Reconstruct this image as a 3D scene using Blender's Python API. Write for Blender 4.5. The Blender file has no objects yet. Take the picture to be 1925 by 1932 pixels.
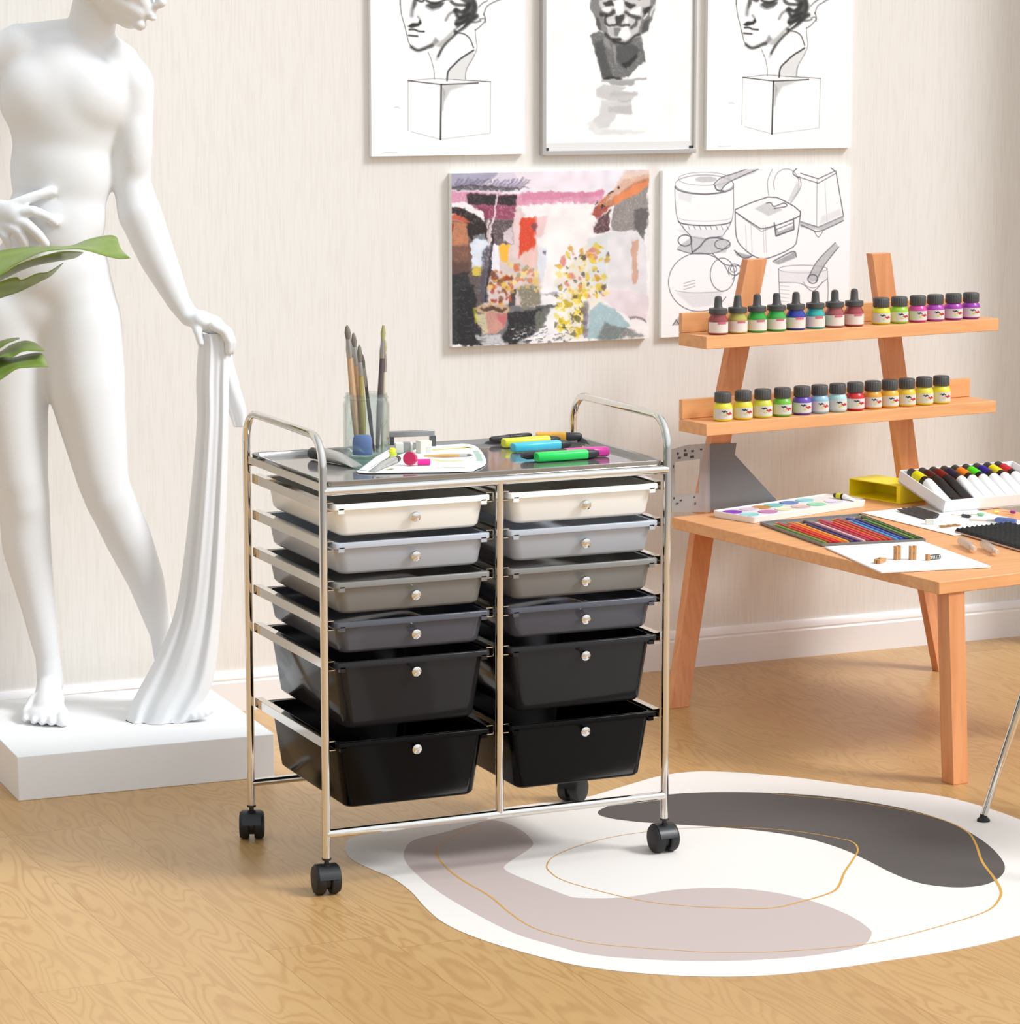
import bpy, bmesh, math, random
import numpy as np
from mathutils import Vector, Matrix, geometry
random.seed(7); rng = np.random.default_rng(7)
scn = bpy.context.scene
COL = scn.collection

# ------------------------------------------------------------------ camera, sky, sun, exposure
F_PX, YAW, PITCH = 5618.19, 0.4196, 0.1587
CAM = np.array([-1.6242, -4.3665, 1.3689])
cd = bpy.data.cameras.new('camera'); cam = bpy.data.objects.new('camera', cd); COL.objects.link(cam)
cam.location = CAM; cam.rotation_euler = (math.pi/2 - PITCH, 0, -YAW)
cd.sensor_fit = 'HORIZONTAL'; cd.sensor_width = 36; cd.lens = F_PX*36/1925; cd.clip_start = .05; cd.clip_end = 200
scn.camera = cam
scn.view_settings.view_transform = 'Standard'; scn.view_settings.look = 'None'
scn.view_settings.gamma = 1; scn.view_settings.use_curve_mapping = False
scn.view_settings.exposure = 0.0
scn.cycles.max_bounces = 10; scn.cycles.transparent_max_bounces = 16
scn.cycles.use_denoising = True
scn.cycles.sample_clamp_indirect = 4.0

def lin(c):
    c = np.asarray(c, float)/255.0
    return np.where(c <= .04045, c/12.92, ((c+.055)/1.055)**2.4)
def rgba(c): r = lin(c); return (float(r[0]), float(r[1]), float(r[2]), 1.0)

W = bpy.data.worlds.new('world'); scn.world = W; W.use_nodes = True
nt = W.node_tree; nt.nodes.clear()
def wn(t, **k):
    n = nt.nodes.new(t)
    for a, b in k.items(): setattr(n, a, b)
    return n
wo = wn('ShaderNodeOutputWorld'); bg = wn('ShaderNodeBackground'); tc = wn('ShaderNodeTexCoord')
sx = wn('ShaderNodeSeparateXYZ'); ra = wn('ShaderNodeValToRGB'); mr = wn('ShaderNodeMapRange')
mr.inputs['From Min'].default_value = -.3; mr.inputs['From Max'].default_value = 1
nt.links.new(tc.outputs['Generated'], sx.inputs[0]); nt.links.new(sx.outputs['Z'], mr.inputs['Value'])
nt.links.new(mr.outputs[0], ra.inputs[0])
e = ra.color_ramp.elements
e[0].position = 0; e[0].color = (.42, .40, .38, 1)
e[1].position = 1; e[1].color = (.90, .955, 1, 1)
for p, c in ((.22, (.50, .49, .48, 1)), (.32, (.80, .84, .88, 1)), (.6, (.90, .955, 1, 1))):
    q = e.new(p); q.color = c
# the bright side of the surroundings lies to the right and in front
dp = wn('ShaderNodeVectorMath', operation='DOT_PRODUCT'); dp.inputs[1].default_value = Vector((.78, -.55, .30)).normalized()
m2 = wn('ShaderNodeMapRange', interpolation_type='SMOOTHSTEP'); m2.inputs['From Min'].default_value = -.6; m2.inputs['From Max'].default_value = .9
m2.inputs['To Min'].default_value = .55; m2.inputs['To Max'].default_value = 1.45
nt.links.new(tc.outputs['Generated'], dp.inputs[0]); nt.links.new(dp.outputs['Value'], m2.inputs['Value'])
st_ = wn('ShaderNodeMath', operation='MULTIPLY'); st_.inputs[1].default_value = 0.88
nt.links.new(m2.outputs[0], st_.inputs[0]); nt.links.new(st_.outputs[0], bg.inputs['Strength'])
nt.links.new(ra.outputs[0], bg.inputs['Color'])
nt.links.new(bg.outputs[0], wo.inputs[0])

sd = bpy.data.lights.new('sun', 'SUN'); sun = bpy.data.objects.new('sun', sd); COL.objects.link(sun)
sd.energy = 2.4; sd.angle = math.radians(16); sd.color = (.97, .985, 1)
sdir = Vector((.74, -.70, .95)).normalized()          # towards the sun: right, front, above
sun.rotation_euler = sdir.to_track_quat('Z', 'Y').to_euler(); sun.location = (4, -3, 5)

# ------------------------------------------------------------------ pixel of the photograph -> point of the room
_fw = np.array([math.sin(YAW)*math.cos(PITCH), math.cos(YAW)*math.cos(PITCH), -math.sin(PITCH)])
_rt = np.array([math.cos(YAW), -math.sin(YAW), 0.0]); _up = np.cross(_rt, _fw)
def ray(px, py): return _fw*F_PX + _rt*(px-962.5) - _up*(py-966)
def at_z(px, py, z): d = ray(px, py); return CAM + d*((z-CAM[2])/d[2])
def at_y(px, py, y): d = ray(px, py); return CAM + d*((y-CAM[1])/d[1])
def at_plane(px, py, n, k): d = ray(px, py); n = np.asarray(n, float); return CAM + d*((k - CAM@n)/(d@n))
WALL = 1.322
NV = np.array([-math.sin(YAW), -math.cos(YAW), 0.0])    # horizontal direction back to the camera
def at_t(px, py, t, k0=-.95): return at_plane(px, py, NV, k0+t)

# ------------------------------------------------------------------ materials
MATS = {}
def mat(name, col=(200,200,200), rough=.5, metal=0.0, **k):
    if name in MATS: return MATS[name]
    m = bpy.data.materials.new(name); m.use_nodes = True; MATS[name] = m
    p = m.node_tree.nodes['Principled BSDF']
    p.inputs['Base Color'].default_value = rgba(col); p.inputs['Roughness'].default_value = rough
    p.inputs['Metallic'].default_value = metal
    for a, b in k.items(): p.inputs[a.replace('_', ' ')].default_value = b
    return m
def nodes(m):
    t = m.node_tree
    def N(ty, **k):
        n = t.nodes.new(ty)
        for a, b in k.items(): setattr(n, a, b)
        return n
    return t, N, t.links.new, t.nodes['Principled BSDF']
def clear_mix(m, fac, tint):
    """smoky plastic: part of the light goes straight through"""
    t, N, L, p = nodes(m)
    tr = N('ShaderNodeBsdfTransparent'); tr.inputs[0].default_value = rgba(tint)
    mx = N('ShaderNodeMixShader'); mx.inputs[0].default_value = fac
    L(p.outputs[0], mx.inputs[1]); L(tr.outputs[0], mx.inputs[2]); L(mx.outputs[0], t.nodes['Material Output'].inputs[0])
    return m

CHROME = mat('chrome', (225,222,216), .07, 1.0)
STEEL = mat('brushed_steel', (190,188,184), .25, 1.0)
PLASTER = mat('white_plaster', (236,237,238), .6)
PLINTH_M = PLASTER
BLACKP = mat('black_plastic', (26,27,28), .35)
RUBBER = mat('black_rubber', (20,20,21), .55)
PAPER = mat('white_paper', (246,246,244), .6)
WHITEP = mat('white_plastic', (245,245,244), .3)
GREYTRAY = mat('grey_tray', (150,147,144), .07, .55)
def glass_mat(name, tint, base=.04, gain=.5):
    m = mat(name, (255,255,255), .03); t, N, L, p = nodes(m)
    tr = N('ShaderNodeBsdfTransparent'); tr.inputs[0].default_value = rgba(tint); gl = N('ShaderNodeBsdfGlossy'); gl.inputs['Roughness'].default_value = .03
    lw = N('ShaderNodeLayerWeight'); lw.inputs['Blend'].default_value = .35; ma = N('ShaderNodeMath', operation='MULTIPLY_ADD'); ma.inputs[1].default_value = gain; ma.inputs[2].default_value = base
    mx = N('ShaderNodeMixShader'); L(lw.outputs['Facing'], ma.inputs[0]); L(ma.outputs[0], mx.inputs[0]); L(tr.outputs[0], mx.inputs[1]); L(gl.outputs[0], mx.inputs[2]); L(mx.outputs[0], t.nodes['Material Output'].inputs[0])
    return m
GLASS = glass_mat('clear_glass', (246,250,249))

def wood(name, base, dark, scale=(3, 40, 40)):
    m = mat(name, base, .42); t, N, L, p = nodes(m)
    tc = N('ShaderNodeTexCoord'); mp = N('ShaderNodeMapping'); mp.inputs['Scale'].default_value = scale
    nz = N('ShaderNodeTexNoise'); nz.inputs['Scale'].default_value = 1.6; nz.inputs['Detail'].default_value = 5; nz.inputs['Distortion'].default_value = .6
    rp = N('ShaderNodeValToRGB'); rp.color_ramp.elements[0].color = rgba(dark); rp.color_ramp.elements[1].color = rgba(base)
    rp.color_ramp.elements[0].position = .3; rp.color_ramp.elements[1].position = .62
    L(tc.outputs['Object'], mp.inputs[0]); L(mp.outputs[0], nz.inputs['Vector']); L(nz.outputs[0], rp.inputs[0]); L(rp.outputs[0], p.inputs['Base Color'])
    return m
BEECH_X = wood('beech_along', (236,174,118), (224,157,102), (3, 40, 40))
BEECH_Z = wood('beech_upright', (228,158,106), (214,140,90), (40, 40, 3))

def floor_material():
    m = mat('oak_planks', (214,172,112), .34); t, N, L, p = nodes(m)
    tc = N('ShaderNodeTexCoord'); s = N('ShaderNodeSeparateXYZ'); L(tc.outputs['Object'], s.inputs[0])
    def M(op, a, b=None):
        n = N('ShaderNodeMath', operation=op)
        for i, v in enumerate((a, b)):
            if v is None: continue
            if isinstance(v, (int, float)): n.inputs[i].default_value = v
            else: L(v, n.inputs[i])
        return n.outputs[0]
    PW = .19
    row = M('FLOOR', M('DIVIDE', s.outputs['X'], PW)); fx = M('FRACT', M('DIVIDE', s.outputs['X'], PW))
    wn1 = N('ShaderNodeTexWhiteNoise', noise_dimensions='1D'); L(row, wn1.inputs['W'])
    yy = M('ADD', M('DIVIDE', s.outputs['Y'], 1.25), M('MULTIPLY', wn1.outputs['Value'], 7.3))
    brd = M('FLOOR', yy); fy = M('FRACT', yy)
    cid = M('ADD', M('MULTIPLY', row, 3.17), M('MULTIPLY', brd, 11.71))
    wn2 = N('ShaderNodeTexWhiteNoise', noise_dimensions='1D'); L(cid, wn2.inputs['W'])
    cb = N('ShaderNodeCombineXYZ')
    L(M('MULTIPLY', s.outputs['X'], 13.0), cb.inputs[0]); L(M('MULTIPLY', s.outputs['Y'], 2.3), cb.inputs[1]); L(M('MULTIPLY', wn2.outputs['Value'], 40), cb.inputs[2])
    n1 = N('ShaderNodeTexNoise'); n1.inputs['Scale'].default_value = 1.0; n1.inputs['Detail'].default_value = 1.6; n1.inputs['Distortion'].default_value = .35
    L(cb.outputs[0], n1.inputs['Vector'])
    rings = M('SINE', M('MULTIPLY', n1.outputs[0], 100))
    rp = N('ShaderNodeValToRGB'); rp.color_ramp.elements[0].position = .0; rp.color_ramp.elements[0].color = (0,0,0,1)
    rp.color_ramp.elements[1].position = .55; rp.color_ramp.elements[1].color = (1,1,1,1)
    L(M('ADD', M('MULTIPLY', rings, .5), .5), rp.inputs[0])
    cb2 = N('ShaderNodeCombineXYZ'); L(M('MULTIPLY', s.outputs['X'], 160), cb2.inputs[0]); L(M('MULTIPLY', s.outputs['Y'], 9), cb2.inputs[1]); L(wn2.outputs['Value'], cb2.inputs[2])
    n2 = N('ShaderNodeTexNoise'); n2.inputs['Scale'].default_value = 1; n2.inputs['Detail'].default_value = 3; L(cb2.outputs[0], n2.inputs['Vector'])
    n3 = N('ShaderNodeTexNoise'); n3.inputs['Scale'].default_value = 2.2; L(tc.outputs['Object'], n3.inputs['Vector'])
    tone = M('ADD', M('MULTIPLY', wn2.outputs['Value'], .45), M('ADD', M('MULTIPLY', n2.outputs[0], .35), M('MULTIPLY', n3.outputs[0], .3)))
    r2 = N('ShaderNodeValToRGB'); r2.color_ramp.elements[0].position = .25; r2.color_ramp.elements[0].color = rgba((190,149,96))
    r2.color_ramp.elements[1].position = .8; r2.color_ramp.elements[1].color = rgba((207,168,113))
    L(tone, r2.inputs[0])
    mx = N('ShaderNodeMix', data_type='RGBA', blend_type='MULTIPLY')
    L(M('MULTIPLY', M('SUBTRACT', 1.0, rp.outputs[0]), M('MULTIPLY', n3.outputs[0], .52)), mx.inputs['Factor']); L(r2.outputs[0], mx.inputs['A']); mx.inputs['B'].default_value = rgba((196,156,120))
    gap = M('MAXIMUM', M('LESS_THAN', fx, .006), M('LESS_THAN', fy, .0012))
    mx2 = N('ShaderNodeMix', data_type='RGBA', blend_type='MULTIPLY'); L(M('MULTIPLY', gap, .45), mx2.inputs['Factor'])
    L(mx.outputs['Result'], mx2.inputs['A']); mx2.inputs['B'].default_value = rgba((150,110,80))
    L(mx2.outputs['Result'], p.inputs['Base Color'])
    return m
def wall_material():
    m = mat('pale_wallpaper', (238,232,224), .85); t, N, L, p = nodes(m)
    tc = N('ShaderNodeTexCoord'); mp = N('ShaderNodeMapping'); mp.inputs['Scale'].default_value = (230, 1, 14)
    nz = N('ShaderNodeTexNoise'); nz.inputs['Scale'].default_value = 1; nz.inputs['Detail'].default_value = 4
    rp = N('ShaderNodeValToRGB'); rp.color_ramp.elements[0].color = rgba((228,223,216)); rp.color_ramp.elements[1].color = rgba((233,229,223))
    rp.color_ramp.elements[0].position = .32; rp.color_ramp.elements[1].position = .55
    L(tc.outputs['Object'], mp.inputs[0]); L(mp.outputs[0], nz.inputs['Vector']); L(nz.outputs[0], rp.inputs[0]); L(rp.outputs[0], p.inputs['Base Color'])
    bp = N('ShaderNodeBump'); bp.inputs['Strength'].default_value = .08; bp.inputs['Distance'].default_value = .002
    L(nz.outputs[0], bp.inputs['Height']); L(bp.outputs[0], p.inputs['Normal'])
    return m

# ------------------------------------------------------------------ mesh builder
def V(*a): return Vector(a)
class MB:
    def __init__(s): s.v = []; s.f = []; s.m = []; s.mi = 0
    def add(s, vs, fs):
        o = len(s.v); s.v += [tuple(map(float, q)) for q in vs]
        for f in fs: s.f.append(tuple(o+i for i in f)); s.m.append(s.mi)
        return s
    def box(s, c, d, M=None):
        x, y, z = (q/2 for q in d)
        vs = [V(a*x, b*y, e*z) for a in (-1,1) for b in (-1,1) for e in (-1,1)]
        if M is not None: vs = [M @ q for q in vs]
        vs = [q+Vector(c) for q in vs]
        return s.add(vs, [(0,1,3,2),(4,6,7,5),(0,4,5,1),(2,3,7,6),(0,2,6,4),(1,5,7,3)])
    def frame(s, a, b):
        d = (Vector(b)-Vector(a)).normalized(); u = d.orthogonal().normalized(); return d, u, d.cross(u)
    def rings(s, rings, cap0=True, cap1=True, closed=False):
        n = len(rings[0]); vs = [q for r in rings for q in r]; fs = []
        k = len(rings)
        for i in range(k if closed else k-1):
            for j in range(n):
                a = i*n+j; b = i*n+(j+1) % n; c = ((i+1) % k)*n+(j+1) % n; d = ((i+1) % k)*n+j
                fs.append((a, b, c, d))
        if not closed:
            if cap0: fs.append(tuple(range(n))[::-1])
            if cap1: fs.append(tuple((k-1)*n+j for j in range(n)))
        return s.add(vs, fs)
    def tube(s, pts, r, n=12, cap=True, radii=None):
        pts = [Vector(p) for p in pts]; rs = []; u = None
        for i, p in enumerate(pts):
            a = pts[max(i-1, 0)]; b = pts[min(i+1, len(pts)-1)]; d = (b-a).normalized()
            if u is None: u = d.orthogonal().normalized()
            else: u = (u - d*u.dot(d)).normalized()
            w = d.cross(u); q = radii[i] if radii else r
            rs.append([p + (u*math.cos(t)+w*math.sin(t))*q for t in (2*math.pi*j/n for j in range(n))])
        return s.rings(rs, cap, cap)
    def lathe(s, c, prof, n=24, axis=(0,0,1), cap0=True, cap1=True):
        d = Vector(axis).normalized(); u = d.orthogonal().normalized(); w = d.cross(u); c = Vector(c)
        rs = [[c + d*z + (u*math.cos(t)+w*math.sin(t))*max(r, 1e-5) for t in (2*math.pi*j/n for j in range(n))] for r, z in prof]
        return s.rings(rs, cap0, cap1)
    def ball(s, c, r, n=16, k=9):
        if isinstance(r, (int, float)): r = (r, r, r)
        rs = []
        for i in range(k+1):
            a = -math.pi/2 + math.pi*i/k; q = max(math.cos(a), 1e-3)
            rs.append([(c[0]+r[0]*q*math.cos(t), c[1]+r[1]*q*math.sin(t), c[2]+r[2]*math.sin(a)) for t in (2*math.pi*j/n for j in range(n))])
        return s.rings(rs)
    def poly(s, pts, h=(0,0,.001)):
        """prism of a (possibly concave) outline"""
        pts = [Vector(p) for p in pts]; h = Vector(h); n = len(pts)
        tri = geometry.tessellate_polygon([pts])
        nrm = Vector((0,0,0))
        for i in range(n): nrm += pts[i].cross(pts[(i+1) % n])
        flip = nrm.dot(h) < 0
        fs = []
        for t in tri:
            a, b, c = t
            q = (pts[b]-pts[a]).cross(pts[c]-pts[a])
            if q.dot(h) < 0: a, b, c = a, c, b
            fs.append((a+n, b+n, c+n)); fs.append((c, b, a))
        for i in range(n):
            j = (i+1) % n
            fs.append((j, i, i+n, j+n) if flip else (i, j, j+n, i+n))
        return s.add(pts+[p+h for p in pts], fs)
    def flat(s, pts):
        pts = [Vector(p) for p in pts]; tri = geometry.tessellate_polygon([pts]); fs = []
        for a, b, c in tri:
            q = (pts[b]-pts[a]).cross(pts[c]-pts[a])
            fs.append((a, b, c) if q.z >= 0 else (a, c, b))
        return s.add(pts, fs)
    def ribbon(s, pts, w, closed=False):
        """flat line on a horizontal surface"""
        pts = [Vector(p) for p in pts]; n = len(pts); vs = []; fs = []
        for i, p in enumerate(pts):
            a = pts[(i-1) % n] if closed else pts[max(i-1, 0)]; b = pts[(i+1) % n] if closed else pts[min(i+1, n-1)]
            d = (b-a).normalized(); o = V(-d.y, d.x, 0)*(w[i] if isinstance(w, list) else w)/2
            vs += [p+o, p-o]
        for i in range(n if closed else n-1):
            j = (i+1) % n; fs.append((2*i, 2*i+1, 2*j+1, 2*j))
        return s.add(vs, fs)
    def build(s, name, mats, parent=None, origin=None, sharp=35, bevel=0, segs=2, label=None):
        me = bpy.data.meshes.new(name)
        o_ = Vector(origin) if origin is not None else Vector((0,0,0))
        me.from_pydata([tuple(Vector(q)-o_) for q in s.v], [], s.f)
        mats = mats if isinstance(mats, (list, tuple)) else [mats]
        for m in mats: me.materials.append(m)
        if len(mats) > 1: me.polygons.foreach_set('material_index', s.m)
        me.polygons.foreach_set('use_smooth', [True]*len(s.f))
        bm = bmesh.new(); bm.from_mesh(me); bmesh.ops.recalc_face_normals(bm, faces=bm.faces); bm.to_mesh(me); bm.free()
        me.set_sharp_from_angle(angle=math.radians(sharp)); me.update()
        o = bpy.data.objects.new(name, me); COL.objects.link(o)
        if parent is not None: o.parent = parent
        elif origin is not None: o.location = origin
        if bevel:
            b = o.modifiers.new('bevel', 'BEVEL'); b.width = bevel; b.segments = segs; b.limit_method = 'ANGLE'; b.angle_limit = math.radians(40)
        if label: o['label'] = label
        return o
def thing(name, label, cat, loc=(0,0,0), rz=0.0, group=None, rot=None):
    o = bpy.data.objects.new(name, None); COL.objects.link(o); o.location = loc
    o.rotation_euler = rot if rot else (0, 0, rz); o.empty_display_size = .02
    o['label'] = label; o['category'] = cat
    if group: o['group'] = group
    return o
def tag(o, label, cat, group=None):
    o['label'] = label; o['category'] = cat
    if group: o['group'] = group
    return o
def spline(pts, k=6, closed=False):
    P = [np.asarray(p, float) for p in pts]; n = len(P); out = []
    for i in range(n if closed else n-1):
        a, b, c, d = (P[(i-1) % n], P[i], P[(i+1) % n], P[(i+2) % n]) if closed else (P[max(i-1,0)], P[i], P[i+1], P[min(i+2, n-1)])
        for j in range(k):
            t = j/k
            out.append(.5*((2*b)+(-a+c)*t+(2*a-5*b+4*c-d)*t*t+(-a+3*b-3*c+d)*t**3))
    if not closed: out.append(P[-1])
    return out

# ------------------------------------------------------------------ setting
def struct(o): o['kind'] = 'structure'; return o
struct(MB().add([(-3.4,-7,0),(5.2,-7,0),(5.2,WALL,0),(-3.4,WALL,0),(-3.4,-7,-.05),(5.2,-7,-.05),(5.2,WALL,-.05),(-3.4,WALL,-.05)],
     [(0,1,2,3),(7,6,5,4),(0,4,5,1),(1,5,6,2),(2,6,7,3),(3,7,4,0)]).build('floor', floor_material()))
struct(MB().box((.9, WALL+.05, 1.35), (8.6, .1, 2.7)).build('wall_back', wall_material()))
bb = MB()
prof = [(0,0),(-.012,0),(-.012,.060),(-.0095,.064),(-.0105,.068),(-.008,.078),(-.004,.0835),(0,.0835)]
bb.rings([[(x, WALL+a, z) for a, z in prof] for x in (-3.4, 5.2)])
struct(bb.build('baseboard_back', mat('white_trim_paint', (240,238,238), .4), sharp=25))

# ------------------------------------------------------------------ storage cart
CW, CD = .61, .3676
def rrect(x0, x1, y0, y1, r, z, n=4):
    out = []
    for cx, cy, a0 in ((x1-r, y1-r, 0), (x0+r, y1-r, 90), (x0+r, y0+r, 180), (x1-r, y0+r, 270)):
        for i in range(n+1):
            a = math.radians(a0+90*i/n); out.append((cx+r*math.cos(a), cy+r*math.sin(a), z))
    return out
cart = thing('storage_cart', 'chrome rolling cart with twelve drawers graded from cream to black', 'storage cart', (0,0,.0008))
def arc(x, cy, cz, r, a0, a1, k=7):
    return [(x, cy+r*math.cos(math.radians(a0+(a1-a0)*i/k)), cz+r*math.sin(math.radians(a0+(a1-a0)*i/k))) for i in range(k+1)]
ZE, ZH, HR = .0585, .7425, .05
for x in (0, CW):
    pts = [(x, CD, ZE)] + arc(x, CD-HR, ZH-HR, HR, 0, 90) + arc(x, HR, ZH-HR, HR, 90, 180) + [(x, 0, ZE)]
    MB().tube(pts, .0067, 16).build('side_frame', CHROME, cart)
for y in (0, CD):
    MB().tube([(CW/2, y, .1), (CW/2, y, .655)], .0067, 16).build('center_post', CHROME, cart)
    MB().tube([(0, y, .099), (CW, y, .099)], .0072, 16).build('bottom_rail', CHROME, cart)
    MB().tube([(0, y, .656), (CW, y, .656)], .0075, 16).build('top_rail', CHROME, cart)
# top tray: shallow dish with a rim
TZ = .6645
tr = MB(); o = .007
tr.rings([rrect(o, CW-o, o-.004, CD-o+.004, .012, TZ-.004), rrect(o-.002, CW-o+.002, o-.006, CD-o+.006, .014, TZ+.006),
          rrect(o-.001, CW-o+.001, o-.005, CD-o+.005, .014, TZ+.0075), rrect(o+.003, CW-o-.003, o-.001, CD-o+.001, .012, TZ+.006),
          rrect(o+.006, CW-o-.006, o+.002, CD-o-.002, .011, TZ-.0006)])
tr.build('top_tray', GREYTRAY, cart, label='glossy grey top tray')
for x in (.001, CW-.001):
    MB().box((x, CD/2, .661), (.003, CD-.02, .0125)).build('tray_side_bar', CHROME, cart)
LIPS = [.634, .572, .508, .4435, .3775, .2465]; DEEP = [.054]*4+[.1135]*2
def runner(x, s, z):
    b = MB(); y0, y1 = .008, CD-.006; t = .0012; w = .0125; h = .0145
    b.box((x, (y0+y1)/2, z), (t, y1-y0, h)); b.box((x+s*w/2, (y0+y1)/2, z+h/2), (w, y1-y0, t)); b.box((x+s*w/2, (y0+y1)/2, z-h/2), (w, y1-y0, t))
    b.build('drawer_runner', CHROME, cart)
for z in LIPS:
    zz = z-.0055
    runner(.0075, 1, zz); runner(CW/2-.0078, -1, zz); runner(CW/2+.0078, 1, zz); runner(CW-.0075, -1, zz)
def drawer_mat(name, col, fac, tint, rough=.22):
    return clear_mix(mat(name, col, rough), fac, tint) if fac else mat(name, col, rough)
DM = [drawer_mat('cream_plastic', (253,252,246), 0, (0,0,0)), drawer_mat('light_grey_plastic', (184,189,198), .06, (200,200,205)),
      drawer_mat('mid_grey_plastic', (136,134,129), .10, (170,168,165)), drawer_mat('slate_plastic', (92,93,102), .2, (140,140,148), .12),
      drawer_mat('charcoal_plastic', (46,45,46), .22, (100,100,104), .1), drawer_mat('black_drawer_plastic', (9,8,8), .12, (92,84,78), .16)]
DN = ['cream', 'light grey', 'mid grey', 'slate grey', 'charcoal', 'black']
KZ = [.608, .5445, .481, .417, .3555, .227]
for q_, s_ in ((4, .25), (5, .12)): DM[q_].node_tree.nodes['Principled BSDF'].inputs['Specular IOR Level'].default_value = s_
def make_drawer(x0, x1, i):
    zt, zb = LIPS[i], LIPS[i]-DEEP[i]; deep = DEEP[i] > .1
    ins = .022 if deep else .0135; fr = .009 if deep else .0035
    y0, y1 = -.003, .345; b = MB(); r = .016
    bx0, bx1, by0, by1 = x0+.006, x1-.006, y0+.008, y1-.006     # body at the lip
    cx0, cx1, cy0, cy1 = x0+ins, x1-ins, y0+.008+fr, y1-.006-fr # body at the bottom
    def mix(t, z, d=0, rr=None):
        return rrect(bx0+(cx0-bx0)*t+d, bx1+(cx1-bx1)*t-d, by0+(cy0-by0)*t+d, by1+(cy1-by1)*t-d, r if rr is None else rr, z)
    h = zt-zb
    rs = [mix(1, zb, .009, .012), mix(1, zb+.0012, .004, .014), mix(.95, zb+.006), mix(.10, zt-.0105), mix(0, zt-.0095)]
    rs += [rrect(x0, x1, y0, y1, .008, zt-.009), rrect(x0, x1, y0, y1, .008, zt-.001), rrect(x0+.001, x1-.001, y0+.001, y1-.001, .008, zt)]
    rs += [mix(0, zt-.001, .0022), mix(.1, zt-.0105, .0022), mix(.95, zb+.007, .0022), mix(1, zb+.003, .006)]
    b.rings(rs)
    for tx in (x0+.006, x1-.006): b.box((tx+(.006 if tx < (x0+x1)/2 else -.006), y0+.0035, zt-.011), (.010, .007, .008))
    d = b.build('drawer', DM[i], cart, sharp=50, label='%s %s drawer' % (('deep' if deep else 'shallow'), DN[i]))
    kx = .1555 if x0 < .1 else .4582; ky = y0+.008+fr*((zt-KZ[i])/h)
    k = MB(); k.lathe((kx, ky+.001, KZ[i]), [(.0045,0),(.004,.007),(.0078,.009),(.0088,.012),(.0082,.0155),(.005,.0175),(.0006,.018)], 20, (0,-1,-.1))
    k.build('knob', CHROME, d, label='chrome knob')
for i in range(6):
    make_drawer(.0175, .2885, i); make_drawer(CW/2+.0165, CW-.0165, i)
def caster(x, y, ang, dz=0):
    c = MB(); c.lathe((x, y, .046), [(.006,-.004),(.0065,.004),(.004,.005),(.004,.010),(.0078,.0105),(.0078,.0135)], 16)
    a = Vector((math.cos(ang), math.sin(ang), 0)); back = Vector((-a.y, a.x, 0))*.010
    cen = Vector((x, y, .0245-dz)) + Vector((back.x, back.y, 0))*.35
    c.lathe(cen - a*.004, [(.017,0),(.017,.008)], 20, a)
    cc = c.build('caster', BLACKP, cart, label='black twin-wheel caster')
    for s in (-1, 1):
        MB().lathe(cen + a*s*.0045, [(.010,0),(.0225,0),(.0243,.002),(.0243,.012),(.022,.016),(.015,.0172),(.001,.0172)], 26, a*s).build('wheel', RUBBER, cc)
    # hood over the wheels
    h = MB(); rs = []
    for i in range(9):
        t = math.radians(10+160*i/8); rr = .0258
        p = cen + Vector((-a.y, a.x, 0))*rr*math.cos(t) + V(0,0,1)*rr*math.sin(t)
        q = cen + Vector((-a.y, a.x, 0))*(rr-.0012)*math.cos(t) + V(0,0,1)*(rr-.0012)*math.sin(t)
        rs.append([p-a*.0165, p+a*.0165, q+a*.0165, q-a*.0165])
    h.rings(rs).build('hood', BLACKP, cc)
caster(0, 0, -.10, .0008); caster(CW, 0, .0); caster(0, CD, -.36, .0008); caster(CW, CD, -.95)

# ------------------------------------------------------------------ things on the cart
TZ += .0008
def on_tray(px, py): return Vector(at_z(px, py, TZ))
jar_c = on_tray(692, 862); jar_c.y -= .0
jar = thing('glass_jar', 'clear glass jar full of paintbrushes on the cart tray', 'jar', jar_c)
JR = .0395
MB().lathe((0,0,.0005), [(.001,0),(JR-.006,0),(JR,.005),(JR,.090),(JR-.004,.098),(JR-.004,.108),(JR-.0065,.108),(JR-.0065,.098),(JR-.0027,.089),(JR-.0027,.007),(JR-.008,.004),(.001,.004)], 36, cap0=False, cap1=False).build('glass', GLASS, jar)
MB().lathe((0,0,.101), [(JR-.0035,-.0025),(JR-.0015,0),(JR-.0035,.0025)], 36, cap0=False, cap1=False).build('rim', GLASS, jar)
WOODS = {'tan': mat('tan_lacquer', (206,168,132), .4), 'light': mat('pale_wood_lacquer', (214,176,140), .4), 'dark': mat('dark_lacquer', (96,84,86), .3),
         'olive': mat('olive_lacquer', (176,158,92), .35), 'cream': mat('cream_lacquer', (214,200,176), .35), 'blue': mat('blue_paint', (98,108,190), .4)}
BRISTLE = mat('dark_bristle', (128,120,108), .8); BRISTLE2 = mat('pale_bristle', (176,172,120), .8)
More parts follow.
